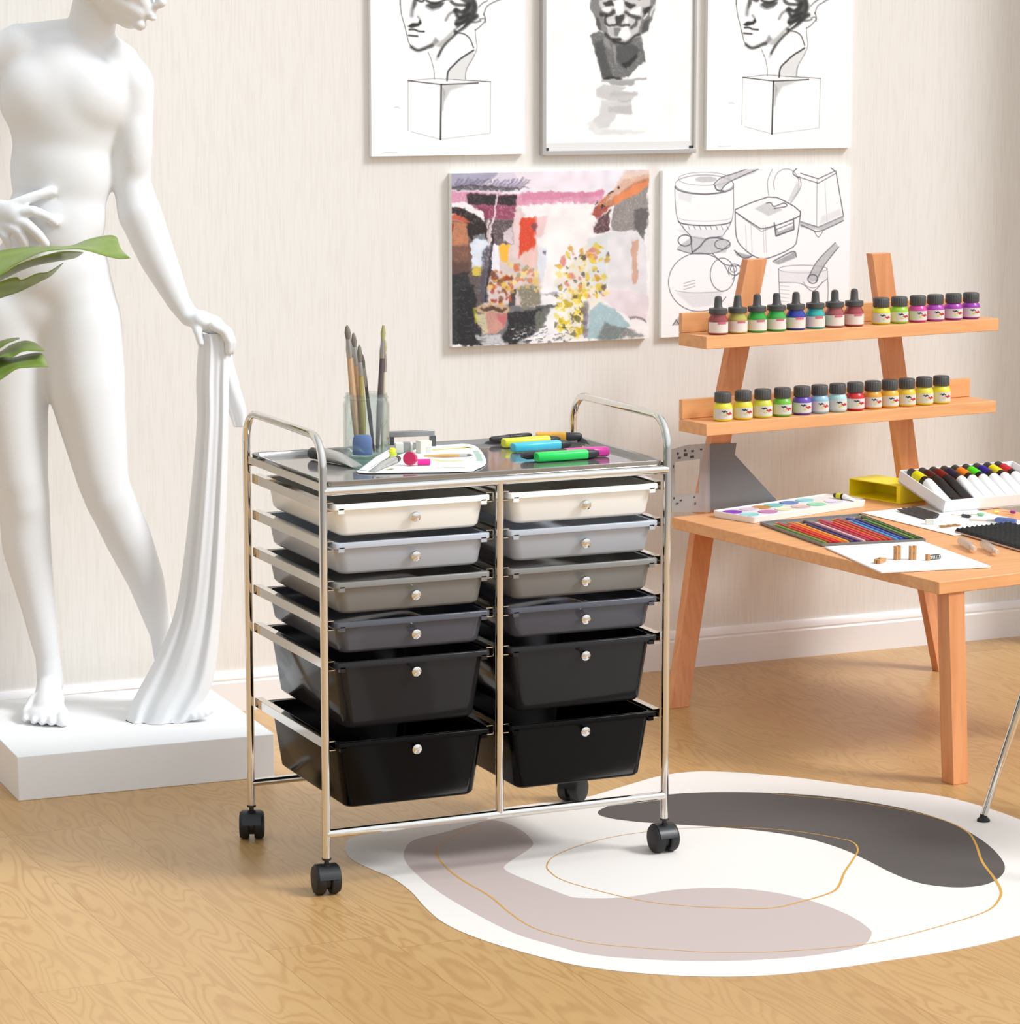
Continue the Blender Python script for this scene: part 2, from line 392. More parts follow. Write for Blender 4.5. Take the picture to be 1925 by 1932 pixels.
def brush(top, bot, kt, kb, col, rad, label, bristle, tip=.0016, ferr=.03, hair=.024):
    """a brush standing in the jar: px of its tip and of its foot, k = how far in front of the jar centre"""
    c = Vector((jar_c.x, jar_c.y, 0)); n = Vector(NV)
    k0 = NV @ np.array(jar_c)
    A = Vector(at_plane(bot[0], bot[1], NV, k0+kb)); B = Vector(at_plane(top[0], top[1], NV, k0+kt))
    A.z = max(A.z, TZ+.007); rad *= 1.25
    d = (B-A).normalized(); L = (B-A).length
    t = thing('paintbrush', label, 'paintbrush', A, group='paintbrushes in the glass jar')
    t['group'] = 'paintbrushes in the glass jar'
    MB().tube([d*s for s in (0, L*.1, L*.35, L-hair-ferr)], rad, 10, radii=[rad*.5, rad*.7, rad*1.1, rad*.85]).build('handle', WOODS[col], t)
    MB().tube([d*s for s in (L-hair-ferr-.001, L-hair-ferr*.6, L-hair)], rad, 10, radii=[rad*.98, rad*1.02, rad*.75]).build('ferrule', STEEL, t)
    MB().tube([d*s for s in (L-hair, L-hair*.55, L-hair*.15, L)], rad, 10, radii=[rad*.7, rad*.95, rad*.6, tip*.5]).build('bristles', bristle, t)
brush((655,613), (675,853), .008, .004, 'tan', .0046, 'tan paintbrush with the tallest thin tip, leftmost in the jar', BRISTLE, .0008)
brush((667,628), (683,853), -.010, -.006, 'light', .0040, 'pale wooden paintbrush, second from left in the jar', BRISTLE, .002)
brush((678,650), (688,853), .006, .004, 'olive', .0040, 'short olive paintbrush with oval grey tip in the jar', BRISTLE, .0012, .022, .03)
brush((684,668), (706,853), -.006, -.004, 'dark', .0026, 'slender dark paintbrush leaning right in the jar', BRISTLE, .001)
brush((724,614), (712,853), .006, .006, 'dark', .0038, 'dark-handled paintbrush with pale tip at the jar right', BRISTLE2, .005)
brush((726,640), (722,853), -.008, -.008, 'cream', .0034, 'cream paintbrush with a blue band at the jar right', BRISTLE2, .002)
# blue sponge disc inside the jar
_r, _n = Vector(_rt), Vector(NV); _c = Vector(jar_c)+_n*.0215-_r*.006; _c.z = TZ+.0062
tag(MB().rings([[_c+V(0,0,z)+_r*.0165*k*math.cos(q)+_n*.0085*k*math.sin(q) for q in (2*math.pi*j/24 for j in range(24))] for k, z in ((.9,0),(1,.002),(1,.022),(.93,.030),(.7,.034),(.02,.035))]).build('sponge', mat('blue_sponge', (128,146,206), .85), origin=(jar_c.x, jar_c.y, TZ)),
    'blue sponge at the bottom of the glass jar', 'sponge')

def flat_on(pxs, z, h, name, m, label, cat, sm=0):
    P = [Vector(at_z(x, y, z)) for x, y in pxs]
    if sm: P = [Vector(q) for q in spline(P, sm, True)]
    c = sum(P, V(0,0,0))/len(P)
    return tag(MB().poly(P, (0,0,h)).build(name, m, origin=(c.x, c.y, z)), label, cat)
film = flat_on([(640,873),(660,856),(700,846),(750,846),(772,856),(766,870),(730,882),(680,886)], TZ+.0002, .0005, 'plastic_film', clear_mix(mat('green_film', (170,206,190), .1), .72, (222,240,232)),
        'pale green plastic film lying under the glass jar', 'plastic film', 3)
# palette paper with streaks of paint
pal = thing('palette_paper', 'white paper with paint streaks lying on the cart tray', 'paper', on_tray(800, 866))
po = Vector(pal.location)
out = spline([np.array(at_z(x, y, TZ)) for x, y in ((676,893),(760,893),(880,891),(898,887),(918,874),(902,846),(872,839),(800,845),(700,880))], 3, True)
MB().poly([Vector(p)+V(0,0,.0008) for p in out], (0,0,.0008)).build('sheet', PAPER, pal, origin=po)
def streak(pts, w, col, nm):
    P = [Vector(at_z(x, y, TZ))+V(0,0,.0018) for x, y in spline(pts, 4)]
    MB().ribbon(P, w).build('paint_streak', mat(nm, col, .4), pal, origin=po)
streak([(815,851),(845,849),(885,846)], .010, (246,206,70), 'yellow_paint')
streak([(872,845),(884,846),(893,847)], .010, (206,222,110), 'lime_paint')
streak([(897,852),(903,862),(906,872)], .010, (176,206,190), 'mint_paint')
streak([(815,869),(845,872),(872,870)], .014, (222,224,150), 'pale_yellow_paint')
streak([(820,885),(850,883),(880,884)], .004, (190,196,190), 'grey_paint')
streak([(728,889),(742,886)], .008, (140,140,60), 'olive_paint')

def paint_tube(a, b, r, z, body, cap, label, capcol_len=.016, name='paint_tube', group=None, lift=0):
    """tube lying on a surface from cap end a to flat end b"""
    A, B = Vector(a), Vector(b); d = (B-A).normalized(); L = (B-A).length; s = V(0,0,1).cross(d).normalized()
    t = thing(name, label, 'paint tube', (A.x, A.y, z), group=group)
    rs = []
    for u_, w, h in ((0,.45,.45),(.04,.9,.9),(.08,1,1),(.5,1.02,.85),(.8,1.06,.45),(.97,1.1,.12),(1,1.1,.1)):
        c = d*(capcol_len + (L-capcol_len)*u_) + V(0,0, r*max(h,.15)+lift)
        rs.append([c + s*r*w*math.cos(q) + V(0,0,1)*r*h*math.sin(q) for q in (2*math.pi*j/14 for j in range(14))])
    MB().rings(rs).build('tube_body', body, t)
    MB().lathe(V(0,0,r*.9+lift), [(r*.75,0),(r*.85,.002),(r*.8,capcol_len*.9),(r*.45,capcol_len)], 14, d).build('cap', cap, t)
    return t
SILV = mat('silver_foil', (196,196,192), .35, .6); DGREY = mat('dark_grey_plastic', (58,58,58), .4)
PINK = mat('raspberry_plastic', (206,44,92), .35); MAG = mat('magenta_plastic', (226,30,150), .35)
YEL = mat('yellow_plastic', (236,232,40), .35); LIME = mat('lime_plastic', (186,200,60), .35)
paint_tube(on_tray(588,866), on_tray(676,882), .0115, TZ, SILV, DGREY, 'silver paint tube with black cap beside the left handle', .026)
paint_tube(on_tray(742,860), on_tray(684,890), .006, TZ+.002, WHITEP, YEL, 'thin white paint tube with a yellow cap below the jar', .012)
paint_tube(on_tray(752,874), on_tray(702,893), .0065, TZ+.002, SILV, DGREY, 'small silver paint tube with grey cap in front of the jar', .012)
p_ = thing('bottle_cap', 'round raspberry bottle cap standing on the palette paper', 'bottle cap', on_tray(777,880)+V(0,0,.0018))
MB().lathe((0,0,.0112), [(.0085,0),(.0105,.001),(.0110,.004),(.0110,.012),(.001,.0125)], 22, tuple(NV*.9+np.array((-.3,.1,.15)))).build('cap_shell', PINK, p_)
MB().lathe(tuple(np.array((0,0,.0112))-NV*.004), [(.008,0),(.0095,.001)], 22, tuple(-NV)).build('cap_liner', DGREY, p_)
p_ = thing('pen_cap', 'small magenta pen cap lying on the palette paper', 'pen cap', on_tray(800,880)+V(0,0,.0018))
MB().tube([(-.010,.003,.0055),(.010,-.003,.0055)], .0052, 12).build('cap_shell', MAG, p_)
MB().tube([(-.017,.005,.0055),(-.010,.003,.0055)], .0036, 10).build('cap_tip', WHITEP, p_)
# little brush on the palette paper
A = on_tray(800,866)+V(0,0,.005); B = on_tray(892,864)+V(0,0,.005); d = (B-A).normalized(); L = (B-A).length
t = tag(thing('paintbrush', '', 'paintbrush', A), 'small ochre paintbrush lying flat on the palette paper', 'paintbrush')
MB().tube([(0,0,0), d*L*.4, d*L*.72], .003, 10, radii=[.0014,.003,.0026]).build('handle', mat('ochre_lacquer', (206,164,96), .4), t)
MB().tube([d*L*.72, d*L*.88], .0026, 10).build('ferrule', SILV, t)
MB().tube([d*L*.88, d*L*.94, d*L], .002, 10, radii=[.0022,.0024,.0006]).build('bristles', BRISTLE, t)
# sharpener bar and two erasers behind
def block(px, py, dims, ang, m, name, label, cat, bev=.0012, z=TZ, extra=None):
    c = Vector(at_z(px, py, z)); o = thing(name, label, cat, c, ang)
    MB().box((0,0,dims[2]/2), dims).build('body', m, o, bevel=bev)
    if extra: extra(o)
    return o
def sleeve(m, dims): return lambda o: MB().box((dims[0]*.18,0,dims[2]/2), (dims[0]*.4, dims[1]+.0008, dims[2]+.0008)).build('paper_sleeve', m, o)
block(762,854,(.030,.018,.017),-.3, mat('white_rubber',(232,230,222),.7),'eraser','white eraser behind the yellow tube cap on the cart tray','eraser', extra=sleeve(mat('grey_card',(150,150,148),.6),(.030,.018,.017)))
block(800,856,(.022,.018,.023),.1, mat('ivory_rubber',(222,220,206),.7),'eraser','upright ivory eraser block behind the palette paper','eraser', extra=sleeve(mat('pale_card',(200,200,196),.6),(.022,.018,.012)))
sb = thing('metal_bar', 'long grey metal bar behind the erasers on the cart tray', 'metal bar', on_tray(778,845), -.16)
MB().box((0,.004,.0245), (.080,.010,.010)).build('bar', mat('dull_metal', (150,150,150), .35, .5), sb, bevel=.001)
for x in (-.037, .037): MB().box((x,.004,.0098), (.010,.010,.0194)).build('foot', mat('dark_metal', (90,90,92), .35, .5), sb)
p_ = thing('paint_pot', 'tiny lime paint pot beside the glass jar', 'paint pot', on_tray(741,866))
MB().lathe((0,0,0), [(.006,0),(.0072,.001),(.0072,.010),(.005,.012)], 16).build('pot', LIME, p_)
MB().lathe((0,0,.0118), [(.0048,0),(.0054,.001),(.0054,.006),(.004,.007)], 16).build('lid', YEL, p_)

def marker(a, b, f, body, cap, label, r=.0090, z=TZ):
    """felt marker from body end a to cap end b; f = share of the length that is barrel"""
    A = Vector(at_z(*a, z)); B = Vector(at_z(*b, z)); d = (B-A).normalized(); L = (B-A).length; s = V(0,0,1).cross(d)
    t = thing('marker_pen', label, 'marker pen', A, group='marker pens on the cart tray')
    def sec(u_, w, h): 
        c = d*u_+V(0,0,.0083)
        return [c+s*r*1.25*w*math.copysign(abs(math.cos(q))**.6, math.cos(q))+V(0,0,1)*r*.91*h*math.copysign(abs(math.sin(q))**.6, math.sin(q)) for q in (2*math.pi*j/20 for j in range(20))]
    MB().rings([sec(0,.86,.86), sec(.002,.97,.97), sec(L*f*.5,1,1), sec(L*f,.98,.98)]).build('barrel', body, t)
    MB().rings([sec(L*f,.9,.88), sec(L*f+.003,.92,.9), sec(L*.95,.8,.78), sec(L,.55,.5)]).build('cap', cap, t)
CAPB = mat('charcoal_cap', (44,44,46), .45)
marker((1012,872), (1128,864), .80, mat('green_marker', (34,220,96), .3), CAPB, 'green marker pen at the front of the tray')
marker((1146,860), (985,869), .50, mat('magenta_marker', (226,60,166), .3), CAPB, 'magenta marker pen with a long dark cap behind the green')
marker((968,854), (1075,846), .80, mat('cyan_marker', (70,196,222), .3), CAPB, 'cyan marker pen between the yellow and green pens')
marker((950,845), (1055,838), .80, mat('yellow_marker', (232,232,58), .3), CAPB, 'yellow marker pen at the left of the pen group')
marker((1012,833), (1098,832), .64, mat('orange_marker', (242,176,50), .3), CAPB, 'orange marker pen at the rear edge of the tray')
marker((1000,831), (926,838), .55, BLACKP, CAPB, 'black marker pen lying along the rear edge of the tray', .0065)

# ------------------------------------------------------------------ rug
def fl(px, py, z): return Vector(at_z(px, py, z))
RZ = .0007
rug_l = [(652,1605),(654,1592),(668,1580),(760,1556),(880,1535),(1000,1518),(1100,1506),(1180,1483),(1240,1466),(1290,1458),(1340,1456),(1420,1460),(1520,1470),(1640,1486),(1760,1500),(1840,1518),(1925,1547),(2000,1585),(2050,1635),(2050,1690),(2005,1735),
         (1925,1765),(1800,1793),(1680,1812),(1540,1832),(1420,1842),(1300,1842),(1180,1834),(1080,1820),(980,1795),(900,1770),(840,1743),(805,1715),(775,1682),(740,1657),(700,1640),(665,1622)]
dark_l = [(1128,1533),(1140,1524),(1180,1510),(1250,1500),(1330,1495),(1420,1495),(1530,1500),(1640,1513),(1740,1534),(1810,1560),(1860,1590),(1890,1620),(1896,1642),(1880,1660),(1850,1671),(1800,1674),(1740,1667),(1690,1650),(1640,1625),(1590,1602),(1520,1581),(1440,1568),(1350,1560),(1250,1554),(1180,1548),(1140,1541)]
mauve_l = [(762,1609),(773,1590),(796,1580),(839,1570),(906,1551),(932,1548),(959,1554),(989,1570),(1006,1590),(997,1603),(972,1619),(952,1634),(956,1643),(979,1654),(1022,1671),(1066,1688),(1095,1694),(1177,1693),(1271,1679),(1357,1675),(1443,1681),(1529,1699),(1601,1726),(1640,1752),(1644,1765),(1631,1782),(1593,1793),(1529,1803),(1443,1810),(1357,1813),(1271,1812),(1164,1806),(1100,1798),(1056,1786),(972,1761),(889,1719),(823,1679),(783,1646),(766,1626)]
inner_l = [(1032,1633),(1042,1618),(1072,1603),(1122,1587),(1172,1576),(1232,1568),(1306,1562),(1409,1561),(1507,1569),(1580,1581),(1610,1589),(1619,1604),(1610,1621),(1593,1647),(1582,1673),(1563,1686),(1511,1701),(1456,1713),(1379,1713),(1293,1709),(1229,1702),(1172,1691),(1105,1674),(1059,1659),(1037,1644)]
outer_l = [(906,1555),(866,1571),(833,1592),(823,1606),(836,1630),(866,1656),(923,1690),(962,1722),(1006,1750),(1072,1770),(1139,1782),(1280,1793),(1379,1797),(1486,1794),(1593,1786),(1657,1777),(1743,1756),(1829,1731),(1867,1716),(1884,1699),(1889,1681),(1876,1656),(1854,1626),(1841,1591),(1824,1568),(1777,1546),(1700,1527),(1593,1510),(1486,1500),(1456,1497)]
def fsp(l, z, k, cl=True): return spline([np.array(fl(x, y, z)) for x, y in l], k, cl)
rug = MB()
rug.mi = 0; rug.poly([Vector(p) for p in fsp(rug_l, 0.0002, 5)], (0,0,RZ))
rug.mi = 1; rug.flat(fsp(dark_l, RZ+.0003, 5))
rug.mi = 2; rug.flat(fsp(mauve_l, RZ+.0003, 5))
rug.mi = 3
pi_ = fsp(inner_l, RZ+.0005, 5); rug.ribbon(pi_, [.0022+.0025*max(0, 1-abs(i-75)/35) for i in range(len(pi_))], True)
po_ = fsp(outer_l, RZ+.0005, 5, False); rug.ribbon(po_, [.0022+.0028*max(0, 1-abs(i-105)/28)+.0016*max(0, 1-abs(i-25)/20) for i in range(len(po_))])
rc = Vector(at_z(1250, 1650, 0))
tag(rug.build('rug', [mat('ivory_rug', (234,227,220), .9), mat('dark_taupe_rug', (88,81,77), .9), mat('mauve_rug', (196,179,173), .9), mat('gold_line', (212,160,70), .6)], origin=(rc.x, rc.y, 0), sharp=60),
    'ivory rug with dark taupe and mauve blobs and gold lines under the cart', 'rug')

# ------------------------------------------------------------------ pictures on the wall
class Canvas:
    """a small painting: colours are laid on a grid that becomes the print of the sheet"""
    def __init__(s, x0, x1, z0, z1, base, y, res=.0011):
        s.x0, s.x1, s.z0, s.z1, s.y = x0, x1, z0, z1, y
        s.w = int(round((x1-x0)/res))+1; s.h = int(round((z1-z0)/res))+1; s.res = (x1-x0)/(s.w-1)
        s.a = np.ones((s.h, s.w, 3))*np.array(base, float)
        s.lw = 1.0
    def c(s, p):
        q = at_y(p[0], p[1], s.y); return ((q[0]-s.x0)/s.res, (s.z1-q[2])/s.res)
    def cs(s, pts): return np.array([s.c(p) for p in pts])
    def _blend(s, m, x0, y0, col, alpha, grain):
        h, w = m.shape
        if grain:
            g = rng.random((h//3+2, w//3+2)); g = np.kron(g, np.ones((3,3)))[:h,:w]*.6+rng.random((h, w))*.4
            m = m*np.clip(1-grain+grain*2*g, 0, 1)
        m = (m*alpha)[..., None]
        s.a[y0:y0+h, x0:x0+w] = s.a[y0:y0+h, x0:x0+w]*(1-m)+np.array(col, float)*m
    def box(s, P, pad):
        x0 = int(max(0, math.floor(P[:,0].min()-pad))); x1 = int(min(s.w, math.ceil(P[:,0].max()+pad+1)))
        y0 = int(max(0, math.floor(P[:,1].min()-pad))); y1 = int(min(s.h, math.ceil(P[:,1].max()+pad+1)))
        return x0, x1, y0, y1
    def poly(s, pts, col, soft=0, alpha=1., grain=0, smooth=0):
        if smooth: pts = spline(pts, smooth, True)
        P = s.cs(pts); x0, x1, y0, y1 = s.box(P, soft*2+1)
        if x1-x0 < 1 or y1-y0 < 1: return
        X, Y = np.meshgrid(np.arange(x0, x1), np.arange(y0, y1)); m = np.zeros(X.shape, bool)
        for i in range(len(P)):
            (ax, ay), (bx, by) = P[i-1], P[i]
            if ay == by: continue
            k = ((ay > Y) != (by > Y)) & (X < (bx-ax)*(Y-ay)/(by-ay)+ax); m ^= k
        m = m.astype(float)
        for _ in range(int(soft)):
            q = np.pad(m, 1, mode='edge'); m = (q[:-2,1:-1]+q[2:,1:-1]+q[1:-1,:-2]+q[1:-1,2:]+2*m)/6
        s._blend(m, x0, y0, col, alpha, grain)
    def line(s, pts, w, col=(40,40,40), alpha=1., soft=.8, smooth=4, taper=False, grain=0):
        if smooth and len(pts) > 2: pts = spline(pts, smooth)
        P = s.cs(pts); w = w/s.res*.00118*s.lw; x0, x1, y0, y1 = s.box(P, w+soft+2)
        if x1-x0 < 1 or y1-y0 < 1: return
        X, Y = np.meshgrid(np.arange(x0, x1), np.arange(y0, y1)); D = np.full(X.shape, -9.)
        n = len(P)-1
        for i in range(n):
            a, b = P[i], P[i+1]; d = b-a; l = max((d**2).sum(), 1e-9)
            t = np.clip(((X-a[0])*d[0]+(Y-a[1])*d[1])/l, 0, 1)
            r = np.hypot(X-a[0]-t*d[0], Y-a[1]-t*d[1]); ww = w/2
            if taper: ww = w/2*(1-abs(2*(i+t)/n-1)*.8)
            D = np.maximum(D, ww-r)
        s._blend(np.clip(D/soft+.5, 0, 1), x0, y0, col, alpha, grain)
    def warp(s, amp, cell=14):
        """uneven hand-made edges: every spot is shifted by a smooth random amount"""
        def field():
            g = rng.random((s.h//cell+3, s.w//cell+3))-.5; y = np.arange(s.h)/cell; x = np.arange(s.w)/cell; yi, xi = y.astype(int), x.astype(int)
            fy, fx = (y-yi)[:,None], (x-xi)[None]; fy = fy*fy*(3-2*fy); fx = fx*fx*(3-2*fx)
            return (g[yi][:,xi]*(1-fx)+g[yi][:,xi+1]*fx)*(1-fy)+(g[yi+1][:,xi]*(1-fx)+g[yi+1][:,xi+1]*fx)*fy
        Y, X = np.meshgrid(np.arange(s.h), np.arange(s.w), indexing='ij')
        Y = np.clip(np.rint(Y+field()*2*amp), 0, s.h-1).astype(int); X = np.clip(np.rint(X+field()*2*amp), 0, s.w-1).astype(int)
        s.a = s.a[Y, X]
    def wash(s, amp, cell=30):
        g = rng.random((s.h//cell+3, s.w//cell+3))-.5; y = np.arange(s.h)/cell; x = np.arange(s.w)/cell; yi, xi = y.astype(int), x.astype(int); fy, fx = (y-yi)[:,None], (x-xi)[None]
        f = (g[yi][:,xi]*(1-fx)+g[yi][:,xi+1]*fx)*(1-fy)+(g[yi+1][:,xi]*(1-fx)+g[yi+1][:,xi+1]*fx)*fy
        s.a = np.clip(s.a*(1+f*amp)[..., None], 0, 255)
    def mesh(s, name, parent, origin, dy):
        w, h = s.w, s.h; me = bpy.data.meshes.new(name)
        X, Z = np.meshgrid(np.linspace(s.x0, s.x1, w), np.linspace(s.z1, s.z0, h))
        co = np.stack([X-origin[0], np.full_like(X, dy-origin[1]), Z-origin[2]], -1).reshape(-1, 3)
        i = np.arange(w*h).reshape(h, w); q = np.stack([i[:-1,:-1], i[1:,:-1], i[1:,1:], i[:-1,1:]], -1).reshape(-1, 4)
        me.vertices.add(w*h); me.vertices.foreach_set('co', co.ravel())
        me.loops.add(q.size); me.loops.foreach_set('vertex_index', q.ravel().astype(np.int32))
        me.polygons.add(len(q)); me.polygons.foreach_set('loop_start', np.arange(0, q.size, 4, dtype=np.int32))
        me.update(calc_edges=True)
        at = me.color_attributes.new('ink', 'FLOAT_COLOR', 'POINT')
        c = np.ones((w*h, 4), np.float32); c[:, :3] = lin(np.clip(s.a, 0, 255)).reshape(-1, 3); at.data.foreach_set('color', c.ravel())
        if 'print' not in MATS:
            m = mat('print', (255,255,255), .65); t, N, L, p = nodes(m); v = N('ShaderNodeVertexColor'); v.layer_name = 'ink'; L(v.outputs[0], p.inputs['Base Color'])
        me.materials.append(MATS['print']); o = bpy.data.objects.new(name, me); COL.objects.link(o); o.parent = parent
        return o
def board(name, label, cat, x0, x1, z0, z1, th, m=None):
    t = thing(name, label, cat, ((x0+x1)/2, WALL, z0)); c = ((x0+x1)/2, WALL, z0)
    MB().box((0, -th/2-.0005, (z1-z0)/2), (x1-x0, th, z1-z0)).build('board', m or PAPER, t)
    return t, c

# charcoal bust on a cube (drawn once, printed on two sheets)
def bust(cv):
    def k(l): return [(740+x*.1449, y*.1449) for x, y in l]
    I = (28,28,28)
    # cube
    for l, w, a in (([(205,1050),(540,1022),(1285,1062)],1.4,.45), ([(210,1050),(640,1100)],2.6,.8), ([(640,1100),(960,1088),(1120,1078)],3.2,.8), ([(800,1035),(1285,1064)],1.6,.7),
                    ([(208,1050),(208,1700)],1.2,.5), ([(1283,1065),(1278,1730)],1.4,.45), ([(250,1715),(630,1815)],1.2,.4), ([(630,1815),(1270,1735)],1.2,.35), ([(640,1100),(630,1815)],4.4,.85)):
        cv.line(k(l), w, I, a, 1.2, 0)
    cv.poly(k([(660,1110),(1000,1098),(760,1180),(680,1330)]), (120,120,120), 7, .35)
    cv.poly(k([(650,1110),(690,1200),(665,1450),(650,1450)]), (90,90,90), 4, .35)
    # neck planes
    cv.poly(k([(725,1040),(740,930),(880,780),(1060,660),(1080,720),(970,900),(960,1040)]), (190,190,190), 5, .4)
    cv.line(k([(470,680),(510,780),(545,920),(550,1030)]), 1.8, I, .55, 1.4)
    cv.line(k([(715,1045),(730,930),(800,850),(890,765),(1060,655)]), 4.2, I, .85, 2)
    cv.line(k([(600,730),(680,590),(830,440)]), 5.5, I, .8, 4); cv.line(k([(580,770),(640,650)]), 6, I, .25, 6)
    cv.line(k([(840,430),(930,440),(1010,500),(1060,620)]), 3, I, .75, 2)
    cv.line(k([(1080,380),(1090,500),(1105,620),(1060,740),(970,900),(955,1030)]), 1.6, I, .6, 1.6)
    # jaw, chin, face outline
    cv.line(k([(105,60),(125,200),(165,340),(190,450),(225,570),(290,640),(360,655),(440,640)]), 2.0, I, .7, 1.6)
    cv.line(k([(250,610),(330,655),(420,630),(520,590)]), 7, I, .75, 5); cv.poly(k([(430,620),(520,560),(560,480),(620,540),(520,620)]), (60,60,60), 7, .5)
    cv.poly(k([(560,600),(700,480),(830,350),(780,460),(650,620)]), (70,70,70), 8, .35)
    # mouth, nose
    cv.line(k([(225,385),(290,385),(340,405),(415,412)]), 4, I, .9, 2.4); cv.line(k([(215,460),(260,465),(330,470)]), 4, I, .85, 2.6)
    cv.poly(k([(200,345),(260,300),(340,300),(360,250),(385,300),(350,340),(250,365)]), (20,20,20), 3, .9)
    cv.line(k([(335,215),(365,260),(375,300)]), 4, I, .45, 4); cv.line(k([(290,40),(265,110),(255,200)]), 8, I, .5, 7)
    cv.poly(k([(280,-60),(330,-60),(320,60),(270,140),(268,40)]), (40,40,40), 6, .6)
    # eye
    cv.poly(k([(430,70),(520,20),(690,30),(640,90),(520,125)]), (20,20,20), 4, .75); cv.line(k([(450,10),(560,45),(700,-10)]), 5, I, .8, 3)
    cv.line(k([(430,-40),(560,-80),(720,-60)]), 10, I, .7, 6); cv.line(k([(440,90),(520,135),(620,105)]), 2.5, I, .4, 3)
    cv.line(k([(300,-10),(390,20),(440,-30)]), 5, I, .8, 3)
    # hair mass and ear
    for l, w, a in (([(930,-60),(1020,20),(1040,120),(960,230),(880,300)],26,.75), ([(840,130),(930,150),(1000,60)],12,.85), ([(820,140),(880,230),(1000,190)],10,.8), ([(770,20),(830,60),(960,70)],8,.7),
                    ([(700,260),(740,190),(800,150)],7,.4), ([(830,410),(930,350),(1010,280),(1100,210)],11,.85), ([(1010,280),(1080,290),(1150,270)],4,.6), ([(830,310),(900,300),(990,240)],6,.8),
                    ([(1060,30),(1080,110),(1050,200)],12,.5)):
        cv.line(k(l), w, I, a, 5 if w > 9 else 3)
    for l in ([(1130,90),(1180,40),(1240,10)], [(1195,190),(1230,90),(1320,30),(1420,-10)], [(1190,180),(1215,260),(1140,350),(1085,390)], [(1140,250),(1200,240),(1215,290)]): cv.line(k(l), 2.4, I, .65, 2.5)
    cv.poly(k([(820,390),(900,330),(960,300),(920,350),(850,400)]), (240,240,240), 2, .9); cv.poly(k([(830,90),(960,90),(900,140)]), (245,245,245), 3, .8)
    # the head above the frame
    cv.line(k([(105,60),(110,-80),(150,-220),(260,-400),(480,-520),(760,-540),(1000,-460),(1180,-300),(1260,-140),(1300,-20)]), 3, I, .7, 2)
    for i in range(26):
        x, y = 250+rng.random()*900, -60-rng.random()*400
        cv.line(k([(x,y),(x+60,y-50),(x+130,y-30),(x+150,y+40)]), 4+rng.random()*8, I, .55, 4)
    cv.line(k([(30,1400),(70,1395),(100,1410)]), 2, I, .25, 3)
def caption(cv, x, y):
    for i in range(9): cv.line([(x+i*3.1, y-i*.1), (x+i*3.1+1.8, y-i*.1-.4)], 1.0, (120,120,120), .6, .8, 0)
S1 = (.5997, .9406, 1.1258, 1.590)
# hanging cloth added out of view to shade the wall's right edge
cu = MB(); rs = []
for i in range(121):
    y = 1.05+i*.0021; x = 2.365+.040*math.sin(i*.42)+.012*math.sin(i*.97); rs.append([(x, y, .03), (x+.002, y, .03), (x+.002, y, 2.5), (x, y, 2.5)])
cu.rings(rs); shade_curtain = thing('shade_curtain', 'pale hanging cloth added out of view to shade the wall', 'shade_curtain', (2.365, 1.17, 0)); cu.build('fabric', mat('shade_linen', (226,220,212), .9), shade_curtain, origin=(2.365, 1.17, 0), sharp=180)
MB().tube([(0, -.3, 2.5), (0, .15, 2.5)], .012, 14).build('rod', STEEL, shade_curtain)
t, c = board('bust_drawing', 'charcoal bust drawing on the wall, leftmost of the top row', 'drawing', *S1, .012)
cv = Canvas(*S1, (252,252,251), WALL-.0128); cv.lw = .72; bust(cv); caption(cv, 724, 288); cv.mesh('print', t, c, WALL-.0129)
S3 = (1.3673, 1.7228, 1.1268, 1.598)
t, c = board('bust_drawing', 'charcoal bust drawing on the wall, rightmost of the top row', 'drawing', *S3, .012)
cv2 = Canvas(*S3, (252,252,251), WALL-.0128); cv2.a = cv.a[np.linspace(0, cv.h-1, cv2.h).astype(int)][:, np.linspace(0, cv.w-1, cv2.w).astype(int)].copy(); cv2.mesh('print', t, c, WALL-.0129)

# ink portrait in a thin metal frame
S2 = (.988, 1.3341, 1.1303, 1.600)
t, c = board('ink_portrait', 'ink wash portrait of an old man in thin metal frame', 'framed drawing', *S2, .010)
cv = Canvas(*S2, (251,251,250), WALL-.0108)
def k(l): return [(1100+x*.1449, y*.1449) for x, y in l]
G1, G2, G3, G4, G5 = (205,203,202), (160,160,160), (110,110,110), (72,72,72), (34,34,34)
cv.poly(k([(90,-260),(300,-420),(700,-430),(920,-260),(960,0),(930,130),(850,400),(760,450),(640,520),(540,560),(400,540),(290,440),(200,380),(160,240),(100,120)]), G1, 3, 1, .15)
cv.poly(k([(90,450),(210,400),(290,440),(380,530),(540,570),(660,510),(750,460),(780,560),(820,800),(740,850),(600,1000),(260,1040),(220,900),(150,640)]), G3, 3, 1, .25)
cv.poly(k([(150,560),(260,520),(320,800),(400,1010),(270,1030),(200,800)]), G4, 6, .8, .3)
cv.poly(k([(430,600),(640,560),(760,650),(620,800),(520,900),(430,760)]), G4, 7, .8, .3); cv.poly(k([(590,800),(720,690),(700,760),(560,900),(500,830)]), G5, 4, .85)
cv.poly(k([(380,580),(440,600),(440,900),(400,700)]), G2, 4, .7); cv.poly(k([(260,480),(340,520),(370,650),(320,640)]), G2, 5, .7)
cv.poly(k([(280,1000),(480,1000),(540,1030),(260,1040)]), G5, 3, .8); cv.poly(k([(640,950),(820,810),(840,990),(700,1000)]), (250,250,250), 4, 1)
cv.line(k([(250,1050),(480,1050),(820,1015)]), 4, G2, .8, 3)
